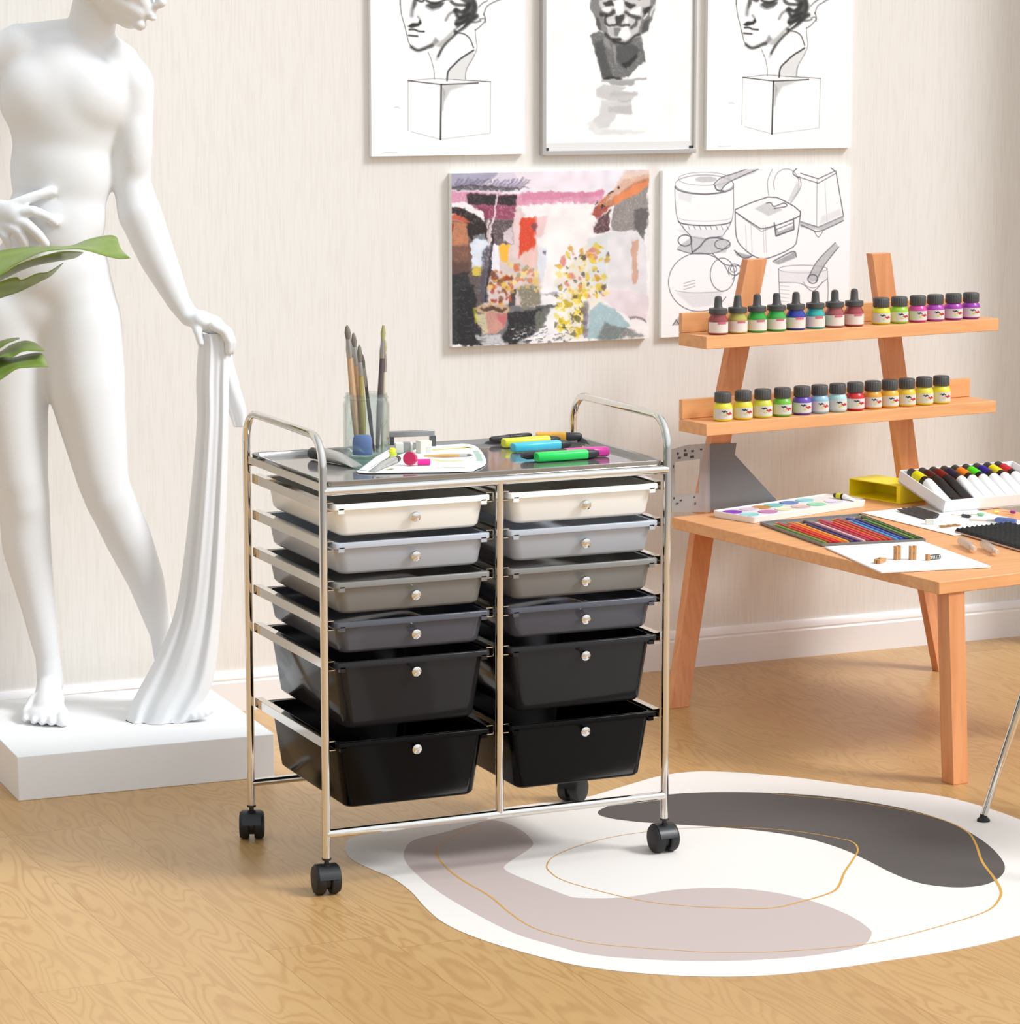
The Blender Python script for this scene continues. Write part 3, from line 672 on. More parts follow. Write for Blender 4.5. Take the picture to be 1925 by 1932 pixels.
# head shading
cv.poly(k([(90,-100),(180,-100),(250,150),(300,330),(350,480),(280,430),(200,380),(160,240),(100,120)]), G3, 6, .8, .2)
cv.poly(k([(160,220),(210,240),(240,390),(190,380)]), G4, 4, .8)
cv.poly(k([(780,100),(870,80),(900,-80),(960,0),(930,130),(850,400),(760,440),(700,480),(760,300)]), G3, 4, .85, .2); cv.poly(k([(800,280),(870,240),(840,400),(760,430)]), G4, 3, .8)
cv.poly(k([(260,30),(380,0),(400,80),(300,90)]), G5, 3, .85); cv.poly(k([(540,20),(640,40),(700,60),(620,110),(560,80)]), G5, 3, .85)
cv.line(k([(230,-30),(330,-60),(420,-30)]), 7, G5, .8, 4); cv.line(k([(520,-20),(640,-60),(740,-20)]), 7, G5, .8, 4)
cv.poly(k([(250,110),(380,90),(340,160),(260,150)]), (248,248,248), 3, .95); cv.poly(k([(640,120),(760,80),(740,200),(690,230),(600,150)]), (248,248,248), 4, .95)
cv.poly(k([(410,0),(520,-20),(540,160),(480,200),(400,160)]), (250,250,250), 4, .95)
cv.poly(k([(420,200),(560,190),(540,240),(500,310),(440,320)]), G5, 4, .85); cv.line(k([(240,180),(310,200),(400,150)]), 7, G5, .8, 4); cv.line(k([(560,160),(640,210),(740,240)]), 6, G5, .75, 4)
cv.line(k([(700,240),(690,320),(640,350)]), 7, G4, .8, 4); cv.line(k([(300,210),(310,310),(440,325),(600,320)]), 5, G5, .75, 3)
cv.poly(k([(330,260),(420,240),(430,310),(340,310)]), (215,215,215), 4, .9); cv.poly(k([(560,230),(590,240),(580,300),(540,290)]), (245,245,245), 3, .9)
cv.poly(k([(500,350),(590,350),(620,460),(550,520),(460,470)]), (250,250,250), 4, .95); cv.poly(k([(400,360),(500,360),(460,470),(420,480)]), G3, 4, .8); cv.poly(k([(330,350),(410,360),(410,480),(350,430)]), (190,190,190), 4, .8)
cv.line(k([(300,440),(380,520),(470,560),(560,560),(650,500),(720,440)]), 5, G5, .8, 4); cv.line(k([(400,520),(490,520)]), 6, G5, .8, 3)
cv.line(k([(820,160),(860,110)]), 8, G5, .85, 4); cv.line(k([(880,200),(930,80)]), 4, (240,240,240), .8, 3); cv.line(k([(790,240),(840,190)]), 4, (245,245,245), .8, 3)
# pedestal wash
cv.poly(k([(340,1060),(680,1040),(660,1110),(380,1120)]), G2, 3, .9); cv.poly(k([(160,1180),(260,1090),(540,1130),(700,1220),(600,1340),(300,1300),(180,1250)]), G1, 5, 1, .1); cv.poly(k([(500,1180),(620,1120),(690,1180),(640,1215)]), (252,252,252), 3, 1)
cv.line(k([(380,1230),(560,1215),(700,1225)]), 7, (190,190,190), .8, 4); cv.line(k([(460,1325),(600,1325)]), 6, (170,170,170), .8, 3)
cv.poly(k([(240,1300),(620,1320),(650,1480),(450,1490),(330,1660),(200,1690),(60,1680),(120,1570),(210,1480)]), (214,213,213), 5, 1, .08)
cv.poly(k([(330,1380),(620,1370),(650,1480),(480,1475),(340,1465)]), (192,190,190), 5, .8)
cv.poly(k([(40,1600),(130,1560),(200,1680),(500,1690),(840,1700),(700,1750),(150,1750)]), (226,226,226), 5, .9)
cv.warp(1.6, 9); cv.wash(.05, 16); cv.mesh('print', t, c, WALL-.0109)
fr = MB(); x0, x1, z0, z1 = S2
fr.box(((x0-c[0])-.0035, -.008, (z1-z0)/2), (.009, .018, z1-z0+.016)); fr.box(((x1-c[0])+.003, -.008, (z1-z0)/2), (.006, .016, z1-z0+.014))
fr.box((0, -.008, -.004), (x1-x0+.014, .017, .010)); fr.box((0, -.008, z1-z0+.004), (x1-x0+.014, .017, .010))
fr.build('frame', mat('pale_silver_frame', (196,194,192), .3, .5), t, bevel=.001)
MB().box((0, -.0115, .009), (x1-x0, .001, .016)).build('lower_strip', mat('strip_card', (232,230,228), .5), t)
for x in (x0-c[0]+.004, x1-c[0]-.004): MB().box((x, -.0125, .004), (.008, .002, .006)).build('corner_clip', DGREY, t)

# watercolour of an alley
S4 = (.7745, 1.2310, .7300, 1.0885)
t, c = board('watercolour_painting', 'colourful watercolour of an alley with flowers and red door', 'painting', *S4, .016)
cv = Canvas(*S4, (244,240,240), WALL-.0168, .0012)
def k(l): return [(820+x*.2182, 300+y*.2182) for x, y in l]
P_ = lambda l, col, soft=2, a=1, g=.15: cv.poly(k(l), col, soft, a, g)
P_([(110,120),(1840,90),(1840,330),(110,330)], (238,232,240), 3)
P_([(110,420),(460,420),(480,900),(360,1610),(110,1610)], (92,82,80), 6); P_([(460,420),(740,420),(960,900),(900,1280),(430,1280)], (216,198,194), 8); P_([(340,1280),(700,1260),(1000,1300),(820,1600),(330,1610)], (112,110,112), 6); P_([(1040,900),(1480,640),(1500,1150),(1340,1560),(1060,1560)], (232,224,208), 8, .8); P_([(110,120),(560,110),(480,180),(350,240),(120,250)], (168,164,186), 6); P_([(560,110),(900,105),(1000,200),(700,260),(500,230)], (214,204,222), 10, .8); P_([(700,110),(1500,100),(1300,250),(750,260)], (244,232,240), 8)
for i in range(24): P_([(150+i*26,250),(215+i*26,165+i%3*12),(232+i*26,168+i%3*12),(172+i*26,258)], (104,92,118), 1, .5)
P_([(120,235),(560,240),(820,262),(560,285),(120,275)], (66,58,66), 2, .8, .5)
P_([(120,285),(700,300),(900,300),(1480,270),(1460,370),(700,410),(120,400)], (214,128,160), 3, .8, .4)
P_([(760,300),(1150,290),(1470,270),(1480,310),(1100,350),(760,370)], (206,120,150), 4, .6, .5)
P_([(280,310),(700,310),(700,400),(280,400)], (44,36,40), 3, 1, .3); P_([(300,400),(700,400),(690,520),(420,520)], (142,54,86), 3, .9, .5)
P_([(110,370),(260,380),(420,470),(430,600),(110,520)], (250,244,244), 2); P_([(110,410),(230,430),(400,520),(470,600),(440,730),(300,700),(240,520),(110,450)], (40,30,28), 2, 1, .3)
P_([(110,480),(230,490),(310,560),(270,560),(110,520)], (196,96,70), 3); P_([(110,540),(270,560),(290,760),(260,900),(110,900)], (196,128,92), 4, 1, .4)
P_([(110,540),(160,560),(150,650),(110,640)], (140,50,34), 3); P_([(110,740),(310,760),(320,1000),(110,1020)], (120,84,72), 5, 1, .5); P_([(120,900),(300,880),(310,980),(120,1000)], (86,62,58), 4, .8, .5)
P_([(110,1000),(300,960),(330,1620),(110,1610)], (40,42,44), 3, 1, .4); P_([(200,1160),(330,1080),(420,1600),(200,1610)], (30,30,32), 4, 1, .5)
P_([(480,520),(700,520),(700,740),(480,740)], (90,76,80), 3, 1, .5); P_([(590,640),(680,590),(680,740),(600,720)], (230,214,220), 3, .9)
P_([(300,740),(400,650),(470,730),(430,930),(330,930)], (222,228,240), 2, 1, .1); P_([(330,660),(440,640),(440,700),(330,700)], (120,124,130), 2, 1, .5); P_([(335,930),(420,920),(410,1000),(340,990)], (214,188,80), 2)
P_([(480,740),(560,740),(560,960),(470,1000)], (236,232,240), 2); P_([(560,740),(650,740),(640,890),(570,880)], (244,182,56), 2, 1, .3)
P_([(420,780),(500,720),(470,1000),(460,1240),(380,1240)], (84,78,92), 4, .9, .6)
P_([(680,440),(740,450),(740,860),(680,860)], (232,204,204), 3); P_([(740,500),(880,500),(870,780),(780,800),(735,860)], (222,70,40), 3, 1, .25); P_([(860,500),(1040,500),(1000,650),(860,700)], (232,178,178), 8, .6)
P_([(840,560),(870,560),(870,640),(845,640)], (110,70,90), 2, .8); P_([(740,840),(900,740),(900,900),(800,950)], (240,196,184), 6, .8, .4)
P_([(1000,420),(1400,390),(1340,700),(1100,1000),(960,1100),(920,700)], (247,240,238), 10)
P_([(900,760),(970,760),(980,900),(930,1100),(900,1000)], (226,228,236), 3); P_([(935,790),(975,795),(965,830),(940,820)], (110,112,130), 2)
P_([(1840,120),(1840,230),(1560,400),(1400,500),(1360,470),(1420,380),(1640,190)], (196,124,88), 3, 1, .4); P_([(1640,110),(1840,90),(1840,150),(1480,380)], (228,196,178), 4, .8, .4)
P_([(1550,400),(1840,210),(1840,600),(1700,720),(1530,620)], (146,138,134), 4, 1, .3); P_([(1530,350),(1840,180),(1840,240),(1560,410)], (232,140,90), 3, 1, .3)
P_([(1720,430),(1840,420),(1830,600),(1800,740),(1740,720)], (96,92,92), 4, .9, .3); P_([(1360,600),(1420,500),(1520,440),(1510,630),(1380,640)], (96,64,68), 3, 1, .4); P_([(1400,400),(1530,400),(1400,520),(1370,470)], (150,66,62), 3, .8, .6)
for q in ((1520,300),(1450,410),(1580,260),(1400,380)): P_([(q[0]-15,q[1]+15),(q[0]+15,q[1]-25),(q[0]+22,q[1]-5)], (40,36,40), 1)
P_([(1500,640),(1740,620),(1840,760),(1840,1180),(1500,1110)], (228,224,226), 3); P_([(1700,720),(1760,700),(1740,1100),(1710,1100)], (214,158,130), 2, .8); P_([(1330,680),(1500,650),(1490,1100),(1340,1100)], (222,224,226), 4)
P_([(1500,1110),(1840,1180),(1840,1420),(1550,1300),(1440,1180)], (232,218,222), 4, 1, .2); P_([(1340,1300),(1430,1230),(1560,1300),(1700,1440),(1560,1560),(1340,1570)], (164,190,196), 3, 1, .3)
P_([(1480,1420),(1780,1500),(1820,1540),(1500,1570),(1400,1560)], (108,112,108), 6, .8, .4); P_([(1680,1350),(1840,1400),(1840,1420),(1690,1380)], (110,90,100), 2, .7)
P_([(900,1120),(1120,1120),(1160,1500),(700,1600),(700,1500),(960,1400),(1000,1300)], (244,242,244), 4)
P_([(720,1100),(900,1100),(920,1250),(760,1300)], (136,130,110), 5, 1, .6); P_([(860,1270),(1100,1270),(1000,1310),(860,1310)], (78,82,76), 3, .9, .4); P_([(900,1170),(1080,1150),(1040,1180)], (160,156,160), 2, .8)
P_([(640,1320),(900,1300),(960,1400),(860,1520),(680,1620),(560,1580),(640,1440)], (36,36,38), 4, 1, .5); P_([(860,1320),(960,1340),(950,1440),(880,1500)], (118,122,112), 5, .9, .4)
P_([(660,1130),(720,1120),(700,1260),(650,1280)], (50,48,52), 3, .9)
for i in range(210):
    q = rng.random(3); x, y = (480+q[0]*200, 960+q[1]*300) if i < 60 else ((640+q[0]*260, 900+q[1]*240) if i < 95 else (1080+q[0]*420, 760+q[1]*440))
    col = [(196,96,40),(226,170,60),(160,60,40),(240,200,90),(120,70,50)][int(q[2]*5)] if i < 60 else ([(240,214,130),(228,190,100),(150,150,110),(214,120,80)][int(q[2]*4)] if i < 95 else [(228,196,60),(206,150,50),(236,214,120),(90,84,80),(214,120,110)][int(q[2]*5)])
    r = 8+rng.random()*22; P_([(x+r*(.6+.8*rng.random())*math.cos(u_), y+r*(.6+.8*rng.random())*math.sin(u_)) for u_ in (0,1,2,3,4,5)], col, 2, .8, .3)
for i in range(110):
    q = rng.random(3); x, y = 1040+q[0]*270, 1180+q[1]*340; r = 10+rng.random()*26
    P_([(x+r*(.5+.9*rng.random())*math.cos(u_), y+r*(.5+.9*rng.random())*math.sin(u_)) for u_ in (0,1,2,3,4,5)], [(232,200,30),(240,220,90),(196,170,50),(250,244,220),(96,84,60)][int(q[2]*5)], 1, .75, .2)
P_([(1280,1240),(1330,1240),(1340,1560),(1300,1560)], (120,116,140), 3, .8, .4)
P_([(340,1300),(420,1260),(620,1260),(660,1300),(640,1340),(440,1345)], (206,170,136), 2); P_([(400,1300),(500,1275),(640,1290),(600,1320),(450,1325)], (74,52,44), 3, .9)
P_([(350,1340),(640,1345),(600,1470),(540,1520),(420,1515),(370,1420)], (206,150,136), 3, 1, .25); P_([(350,1340),(440,1345),(470,1515),(420,1515),(370,1420)], (206,206,168), 6, .8); P_([(540,1350),(640,1350),(590,1470)], (196,90,100), 6, .7)
P_([(340,1520),(560,1530),(600,1600),(420,1605)], (206,206,208), 3, .9, .4); P_([(330,1290),(370,1310),(380,1420),(350,1440)], (196,200,60), 4, .7)
P_([(540,270),(560,270),(500,640),(470,760),(460,760)], (226,206,210), 1, .95); P_([(500,640),(515,640),(440,1240),(425,1240)], (40,34,38), 2, .9)
for i in range(160):
    x, y = 120+rng.random()*300, 1050+rng.random()*540; l = 10+rng.random()*40; g = 20+rng.random()*110
    P_([(x,y),(x+l,y+4),(x+l,y+9),(x,y+6)], (g, g, g+4), 1, .6)
for i in range(60):
    x, y = 640+rng.random()*520, 1450+rng.random()*150; g = rng.choice([40, 90, 230, 250]); l = 15+rng.random()*50
    P_([(x,y),(x+l,y-8),(x+l,y),(x,y+9)], (g,g,g), 1, .7)
cv.warp(2, 6); cv.warp(3, 24); cv.wash(.08, 14); cv.mesh('print', t, c, WALL-.0169)

# product sketches
S5 = (1.2628, 1.7237, .7295, 1.0846)
t, c = board('product_sketch', 'pencil sketch sheet of cooking pots hanging behind the desk shelf', 'drawing', *S5, .012)
cv = Canvas(*S5, (250,249,250), WALL-.0128)
def k(l): return [(1220+x*.2078, 300+y*.2078) for x, y in l]
INK = (84,82,92)
def Lk(l, w=1.6, a=.75, col=INK, soft=1.0, sm=5): cv.line(k(l), w, col, a, soft, sm)
def ell(cx, cy, rx, ry, a0=0, a1=360, n=18): return [(cx+rx*math.cos(math.radians(a0+(a1-a0)*i/n)), cy+ry*math.sin(math.radians(a0+(a1-a0)*i/n))) for i in range(n+1)]
def shade(l, g=200, a=.7, s=2): cv.poly(k(l), (g, g, g+4), s, a, .3)
# saucepan
shade([(270,640),(740,640),(690,700),(400,710)], 226); shade([(280,300),(420,320),(400,400),(290,360)], 215, .5, 5); shade(ell(540,185,100,28), 170, .6)
Lk(ell(525,230,265,85),1.4,.6); Lk(ell(525,180,235,60),1.2,.5); Lk(ell(525,250,265,70,0,180),2.2,.8); Lk([(258,250),(262,400),(290,560),(400,700)],1.6,.7); Lk([(790,220),(790,450),(770,570),(700,690)],1.6,.7)
Lk(ell(530,565,240,40,0,180),2.4,.85); Lk(ell(530,535,235,30,0,180),1,.4); Lk([(400,705),(530,725),(690,700)],1.8,.8)
shade([(620,240),(690,170),(960,75),(1030,80),(980,130),(760,200),(680,280)], 190); Lk([(610,230),(680,170),(800,130),(960,72)],2,.8); Lk([(680,280),(760,205),(1020,90)],2,.8); Lk([(620,240),(640,280),(700,290)],3,.8)
for x in range(330, 740, 50): Lk([(x,610),(x+14,640)],1.6,.6)
# stand below
shade([(280,800),(420,700),(760,740),(720,850),(420,860),(280,830)], 190, .8); Lk(ell(350,740,62,50),2.2,.85); Lk(ell(690,775,70,45),2,.8); Lk([(415,850),(480,800),(560,720),(690,720)],3,.8); Lk([(280,820),(420,860),(640,850),(760,770)],1.8,.7); Lk([(400,700),(415,850)],2.2,.8)
# round flask lying
shade([(260,1210),(700,1210),(620,1330),(420,1350)], 214, .6, 6); Lk(ell(480,1120,280,265,30,345),1.8,.75); Lk(ell(690,1050,110,150),1.8,.75); Lk([(600,860),(720,960),(870,970)],1.8,.75); Lk(ell(800,1005,55,50),1.8,.8); Lk(ell(790,1000,28,28),1.6,.8); Lk([(780,1090),(830,1040),(870,1020)],1.6,.7)
Lk([(260,1195),(420,1215),(700,1205)],1,.5); 
for r in range(3): Lk([(340,1130+r*28),(440,1100+r*28)],1.4,.5,sm=0)
# lidded casserole
shade([(980,450),(1080,400),(1240,460),(1110,520)], 190, .7); Lk([(805,460),(1100,345),(1250,380),(1400,480),(1340,545),(1080,630),(1000,610),(805,480)],2.2,.85,sm=2)
Lk([(830,500),(1020,640),(1080,645),(1390,520)],1.4,.6,sm=2); Lk([(805,465),(815,700),(870,800),(990,890),(1110,900),(1330,800),(1370,700),(1400,480)],2.2,.8,sm=3)
shade([(1160,590),(1200,660),(1340,600),(1330,640),(1180,710)], 150); Lk([(1160,580),(1175,700),(1340,640),(1335,540)],2.6,.85,sm=0); Lk([(1180,640),(1330,580)],2,.7,sm=0); Lk([(1090,400),(1130,400),(1160,430),(1250,400),(1270,430),(1160,450)],2.2,.8)
for x in (900,950,1060,1080): Lk([(x,600),(x+10,850)],1,.4,sm=0)
shade([(800,840),(960,880),(930,910),(820,880)],150,.8); Lk([(800,830),(880,900),(960,880)],2.4,.8); shade([(1150,940),(1350,840),(1350,900),(1200,960)],150,.8); Lk([(1150,930),(1330,840),(1360,890)],2.4,.8)
# tall blender and jug
Lk([(1150,80),(1100,200),(1110,330)],1.4,.6); Lk(ell(1270,230,115,140,-200,60),1.4,.6); Lk([(1390,160),(1400,260),(1310,400)],1.6,.7); shade([(1370,200),(1400,260),(1330,390),(1280,390)],205)
Lk([(1380,75),(1460,70),(1660,65),(1710,110),(1560,180),(1400,130)],2,.8,sm=0); Lk([(1370,160),(1560,220),(1720,130)],1.8,.75,sm=0); Lk([(1720,110),(1790,520),(1560,620),(1400,570)],2.2,.8,sm=0); Lk([(1550,200),(1545,620)],1.4,.6,sm=0); Lk([(1620,200),(1640,580)],1,.35,sm=0)
shade([(1390,560),(1550,625),(1790,510),(1790,560),(1600,650),(1400,620)],170); Lk([(1400,600),(1540,660),(1600,650),(1790,560)],2,.8,sm=0); shade([(1590,520),(1760,450),(1770,510),(1570,600)],215,.6,5); Lk([(1370,80),(1330,130),(1380,170)],2.2,.8)
Lk([(1520,650),(1560,710),(1600,660)],1.6,.7)
# milk pan low right
Lk([(1200,1000),(1210,1250),(1230,1330)],1.6,.7); Lk([(1640,990),(1650,1200),(1640,1340)],1.6,.7); Lk(ell(1420,1000,220,35),1.4,.6); Lk([(1210,1120),(1400,1130),(1510,1200),(1600,1120),(1640,1090)],1.6,.7); shade([(1210,1010),(1640,1010),(1640,1090),(1400,1130),(1210,1120)],228)
shade([(1460,1080),(1560,920),(1720,760),(1745,800),(1620,960),(1540,1110),(1490,1120)],170); Lk([(1470,1080),(1550,930),(1715,760)],2,.8); Lk([(1540,1110),(1620,960),(1745,800)],2,.8); Lk(ell(1510,1090,45,40),2.2,.8); Lk(ell(1510,1090,90,80,20,160),1.4,.6)
for y in range(1150, 1300, 35): Lk([(1215,y),(1300,y+10)],1,.4,sm=0)
shade([(235,1510),(300,1420),(310,1510)],150,.7); Lk([(240,1510),(270,1460),(300,1510)],2,.8,sm=0)
cv.mesh('print', t, c, WALL-.0129)

# ------------------------------------------------------------------ plaster statue
PX = 1/1003.0
pA = Vector(at_z(35, 1512, 0)); ang = math.radians(-2.0)
PH, PWD, PDP = .0825, .485, .47
st = thing('statue', 'white plaster statue of a standing nude figure on low plinth', 'statue', pA, ang)
plv = MB().box((PWD/2, PDP/2, PH/2), (PWD, PDP, PH)).build('plinth', PLASTER, st, bevel=.0015)
stM = Matrix.Translation(pA) @ Matrix.Rotation(ang, 4, 'Z'); stI = stM.inverted()
def sp(x, y, t): return Vector(at_t(x, y, t))
NVv = Vector(NV)
body = MB()
def cap(a, b, ra, rb, flat=1.0, n=36):
    """tapered limb between two joints; (px, py, towards the viewer in m), radius in px; flat = depth / width"""
    A, B = sp(*a), sp(*b); ra *= PX; rb *= PX
    d = B-A; L = d.length; d = d/L; nn = NVv - d*NVv.dot(d); nn.normalize(); s = d.cross(nn); rs = []
    prof = [(-ra*math.cos(q), ra*math.sin(q)) for q in (math.pi/2*i/6 for i in range(7))]
    prof += [(L*i/4, ra+(rb-ra)*i/4) for i in (1,2,3)] + [(L+rb*math.sin(q), rb*math.cos(q)) for q in (math.pi/2*i/6 for i in range(7))]
    for z, r in prof:
        r = max(r, 1e-4); c = A+d*z; rs.append([c+(s*math.cos(q)+nn*math.sin(q)*flat)*r for q in (2*math.pi*j/n for j in range(n))])
    body.rings(rs)
RTv = Vector(_rt)
def ell3(x, y, t, rx, rz, ry, tilt=0):
    c = sp(x, y, t); rs = []; ct, s_ = math.cos(math.radians(tilt)), math.sin(math.radians(tilt))
    for i in range(31):
        a = -math.pi/2+math.pi*i/30; q = max(math.cos(a), 2e-3); r = []
        for j in range(40):
            u = rx*PX*q*math.cos(2*math.pi*j/40); w = ry*PX*q*math.sin(2*math.pi*j/40); h = rz*PX*math.sin(a)
            r.append(c + RTv*(u*ct+h*s_) + V(0,0,1)*(h*ct-u*s_) + NVv*w)
        rs.append(r)
    body.rings(rs)
# trunk
ell3(122,205,-.004, 108,150,86); ell3(158,182,.022, 84,84,60); ell3(80,184,.022, 84,84,60)
ell3(116,320,.004, 97,120,76); ell3(108,410,.008, 93,100,72); ell3(118,430,.036, 60,90,42); ell3(98,510,0, 110,96,84); ell3(60,570,-.01, 100,85,84); ell3(140,560,-.005, 78,88,80)
cap((175,72,-.01),(228,118,-.01), 30,36, .9); cap((140,70,-.01),(60,85,-.01), 36,42, .9); cap((172,60,-.01),(150,120,.0), 40,52)
# neck and head turned to the right
cap((186,-15,.0),(166,80,-.01), 42,46); ell3(206,-70,.0, 78,92,88, 14); ell3(232,-32,.03, 56,66,56, 30)
cap((215,10,.02),(258,40,.055), 34,13); cap((222,-10,.05),(262,22,.06), 36,20); ell3(264,46,.062, 13,12,13); ell3(288,35,.066, 9,5,8); ell3(282,27,.066, 12,6,9)
cap((284,-44,.060),(305,5,.068), 7.5,9.5, 1); ell3(298,10,.066, 10,7,10); ell3(278,-40,.06, 20,26,18); ell3(284,18,.060, 12,12,12); cap((258,-20,.07),(276,18,.062), 18,14); ell3(190,-18,.085, 14,22,8)
ell3(256,6,.044, 36,36,36, 20); ell3(250,-26,.046, 42,48,44, 14); ell3(252,-84,.030, 44,46,56, 10); ell3(240,30,.036, 30,22,28, 30)
ell3(279,-58,.058, 13,8,20); ell3(277,-42,.058, 9,8,9); ell3(258,-44,.082, 10,8,8); ell3(262,-60,.080, 18,7,10)
for i in range(90):
    zz = 1-2*(i+.5)/90; th_ = i*2.39996; rr_ = math.sqrt(1-zz*zz); ux, uy = rr_*math.cos(th_), rr_*math.sin(th_)   # right, towards viewer, up
    if ux*.80+uy*.52-zz*.18 > .36 or zz < -.45: continue
    ell3(200+80*ux, -76-88*zz, .082*uy, 21+5*math.sin(i*1.7), 19, 21)
# his left arm reaches down to the drapery
ell3(248,160,-.005, 40,52,42); cap((250,160,-.005),(249,350,-.01), 41,35); ell3(251,260,.0, 37,100,36); cap((250,350,-.01),(262,405,-.005), 36,42)
cap((262,400,-.005),(298,488,.0), 42,35); cap((298,488,0),(338,572,.01), 35,22); cap((338,572,.01),(356,597,.014), 22,19, .9)
cap((356,597,.014),(404,614,.022), 18,19, 1.2); cap((380,604,.02),(412,622,.024), 19,14, 1.5)
for j, (t0, kx, ky) in enumerate(((.050,0,0),(.033,5,-2),(.014,6,-1),(-.004,3,3))):
    a, b, c_, d_ = (404+kx,615+ky,t0), (424+kx,626+ky,t0+.002), (432+kx,645+ky,t0), (431+kx,664+ky,t0-.004)
    cap(a, b, 10,9); cap(b, c_, 9,8.5); cap(c_, d_, 8.5,7)
cap((366,606,.03),(374,628,.045), 10,8.5); cap((374,628,.045),(379,648,.05), 8.5,7)
# his right arm bent with the hand on the hip
ell3(40,98,-.005, 52,52,46); cap((42,94,-.005),(-60,136,-.02), 50,42); cap((-60,136,-.02),(-150,250,-.03), 42,36); cap((-150,250,-.03),(-60,370,.045), 38,28); cap((-60,370,.045),(-22,396,.078), 24,19)
cap((-22,396,.078),(22,404,.095), 22,24, .7); cap((-15,412,.075),(14,424,.09), 20,20, .7)
for l, r in (([(10,392,.095),(46,378,.092),(72,368,.086),(98,361,.078)], 11), ([(26,402,.098),(62,398,.104),(88,408,.098),(104,419,.088)], 11), ([(24,414,.098),(52,424,.108),(72,442,.100),(86,460,.088)], 11), ([(12,424,.096),(34,436,.106),(46,456,.098),(48,476,.086)], 10.5), ([(-4,430,.09),(10,446,.098),(16,464,.09),(16,480,.08)], 9.5)):
    for i in range(3): cap(l[i], l[i+1], r-.7*i, r-.7*(i+1))
# legs: weight on his right leg, the left one trailing
cap((152,600,-.005),(164,735,.008), 78,74, 1.05); cap((164,735,.008),(194,905,.022), 74,50, 1.05); ell3(204,935,.026, 46,60,44)
cap((196,915,.022),(242,1015,.0), 48,46); cap((242,1015,0),(274,1090,-.022), 46,37); cap((274,1090,-.022),(304,1190,-.045), 37,24); cap((304,1190,-.045),(312,1240,-.04), 22,22)
cap((314,1262,-.06),(334,1318,.02), 24,22, 1); cap((330,1300,.0),(362,1338,.06), 20,20, .8)
for i, (x, y, t0) in enumerate(((352,1354,.080),(366,1352,.086),(378,1349,.084),(388,1345,.080),(397,1340,.074))): cap((x-12,y-18,t0-.030),(x,y,t0), 10,8.5 if i else 11)
cap((14,600,-.01),(18,735,.0), 88,74, 1.05); cap((18,735,0),(40,910,.015), 74,52, 1.05); ell3(46,945,.019, 47,60,44)
cap((44,920,.012),(50,1030,.0), 50,48); cap((50,1030,0),(72,1145,-.008), 48,33); cap((72,1145,-.008),(91,1245,-.02), 33,23); cap((91,1245,-.02),(95,1290,-.02), 24,26)
cap((94,1322,-.045),(92,1320,.02), 27,30); cap((92,1296,-.005),(90,1338,.065), 24,30); ell3(88,1345,.075, 42,18,36)
for x, y, r, t0 in ((48,1356,7,.100),(64,1360,7.2,.112),(80,1362,7.5,.119),(97,1362,8,.124),(118,1361,12.5,.120)):
    cap((92+(x-92)*.6,1318,.045),(x,1342,.082), 11,7.5); cap((x,1344,.078),(x,y,t0), r*.9,r)
ell3(86,588,.035, 26,34,26)
body.v = [tuple(stI @ Vector((x, y, max(z, PH+.0004)))) for x, y, z in body.v]
bo = body.build('body', PLASTER, st, sharp=180)
rm = bo.modifiers.new('remesh', 'REMESH'); rm.mode = 'VOXEL'; rm.voxel_size = .0027; rm.use_smooth_shade = True
sm = bo.modifiers.new('smooth', 'SMOOTH'); sm.factor = .5; sm.iterations = 11
# fuse the modelled volumes into one skin, then soften trunk and thighs more than hands, feet and face
bpy.context.view_layer.update()
me_ = bpy.data.meshes.new_from_object(bo.evaluated_get(bpy.context.evaluated_depsgraph_get()))
bo.modifiers.clear(); bo.data = me_; me_.name = 'body'
n_ = len(me_.vertices); co = np.empty(n_*3); me_.vertices.foreach_get('co', co); co = co.reshape(-1, 3)
ed_ = np.empty(len(me_.edges)*2, np.int32); me_.edges.foreach_get('vertices', ed_); ed_ = ed_.reshape(-1, 2)
Mw = np.array(stM); wc = co @ Mw[:3,:3].T + Mw[:3,3]; q = wc-CAM; dep = q @ _fw
PXx = 962.5+F_PX*(q @ _rt)/dep; PXy = 966-F_PX*(q @ _up)/dep
ss = lambda x, a, b: np.clip((x-a)/(b-a), 0, 1)
wt_ = ss(PXy, 60, 120)*ss(PXy, 1200, 1000)
arm = ss(PXx, 232, 250)*ss(PXy, 640, 600); wt_ *= 1-arm*.85                      # his left arm and hand
wt_ *= 1-ss(PXx, 330, 345)
hand = ss(PXx, 122, 108)*ss(PXy, 335, 352)*ss(PXy, 500, 486); wt_ *= 1-hand      # hand on the hip
idx = np.nonzero((wt_[ed_[:,0]]+wt_[ed_[:,1]]) > 0)[0]; E0, E1 = ed_[idx,0], ed_[idx,1]
deg = np.maximum(np.bincount(E0, minlength=n_)+np.bincount(E1, minlength=n_), 1)[:, None]
for _ in range(85):
    s_ = np.stack([np.bincount(E0, co[E1,i], n_)+np.bincount(E1, co[E0,i], n_) for i in range(3)], 1)/deg
    co += (s_-co)*(wt_*.6)[:, None]
me_.vertices.foreach_set('co', co.ravel()); me_.polygons.foreach_set('use_smooth', [True]*len(me_.polygons)); me_.update()
if not me_.materials: me_.materials.append(PLASTER)
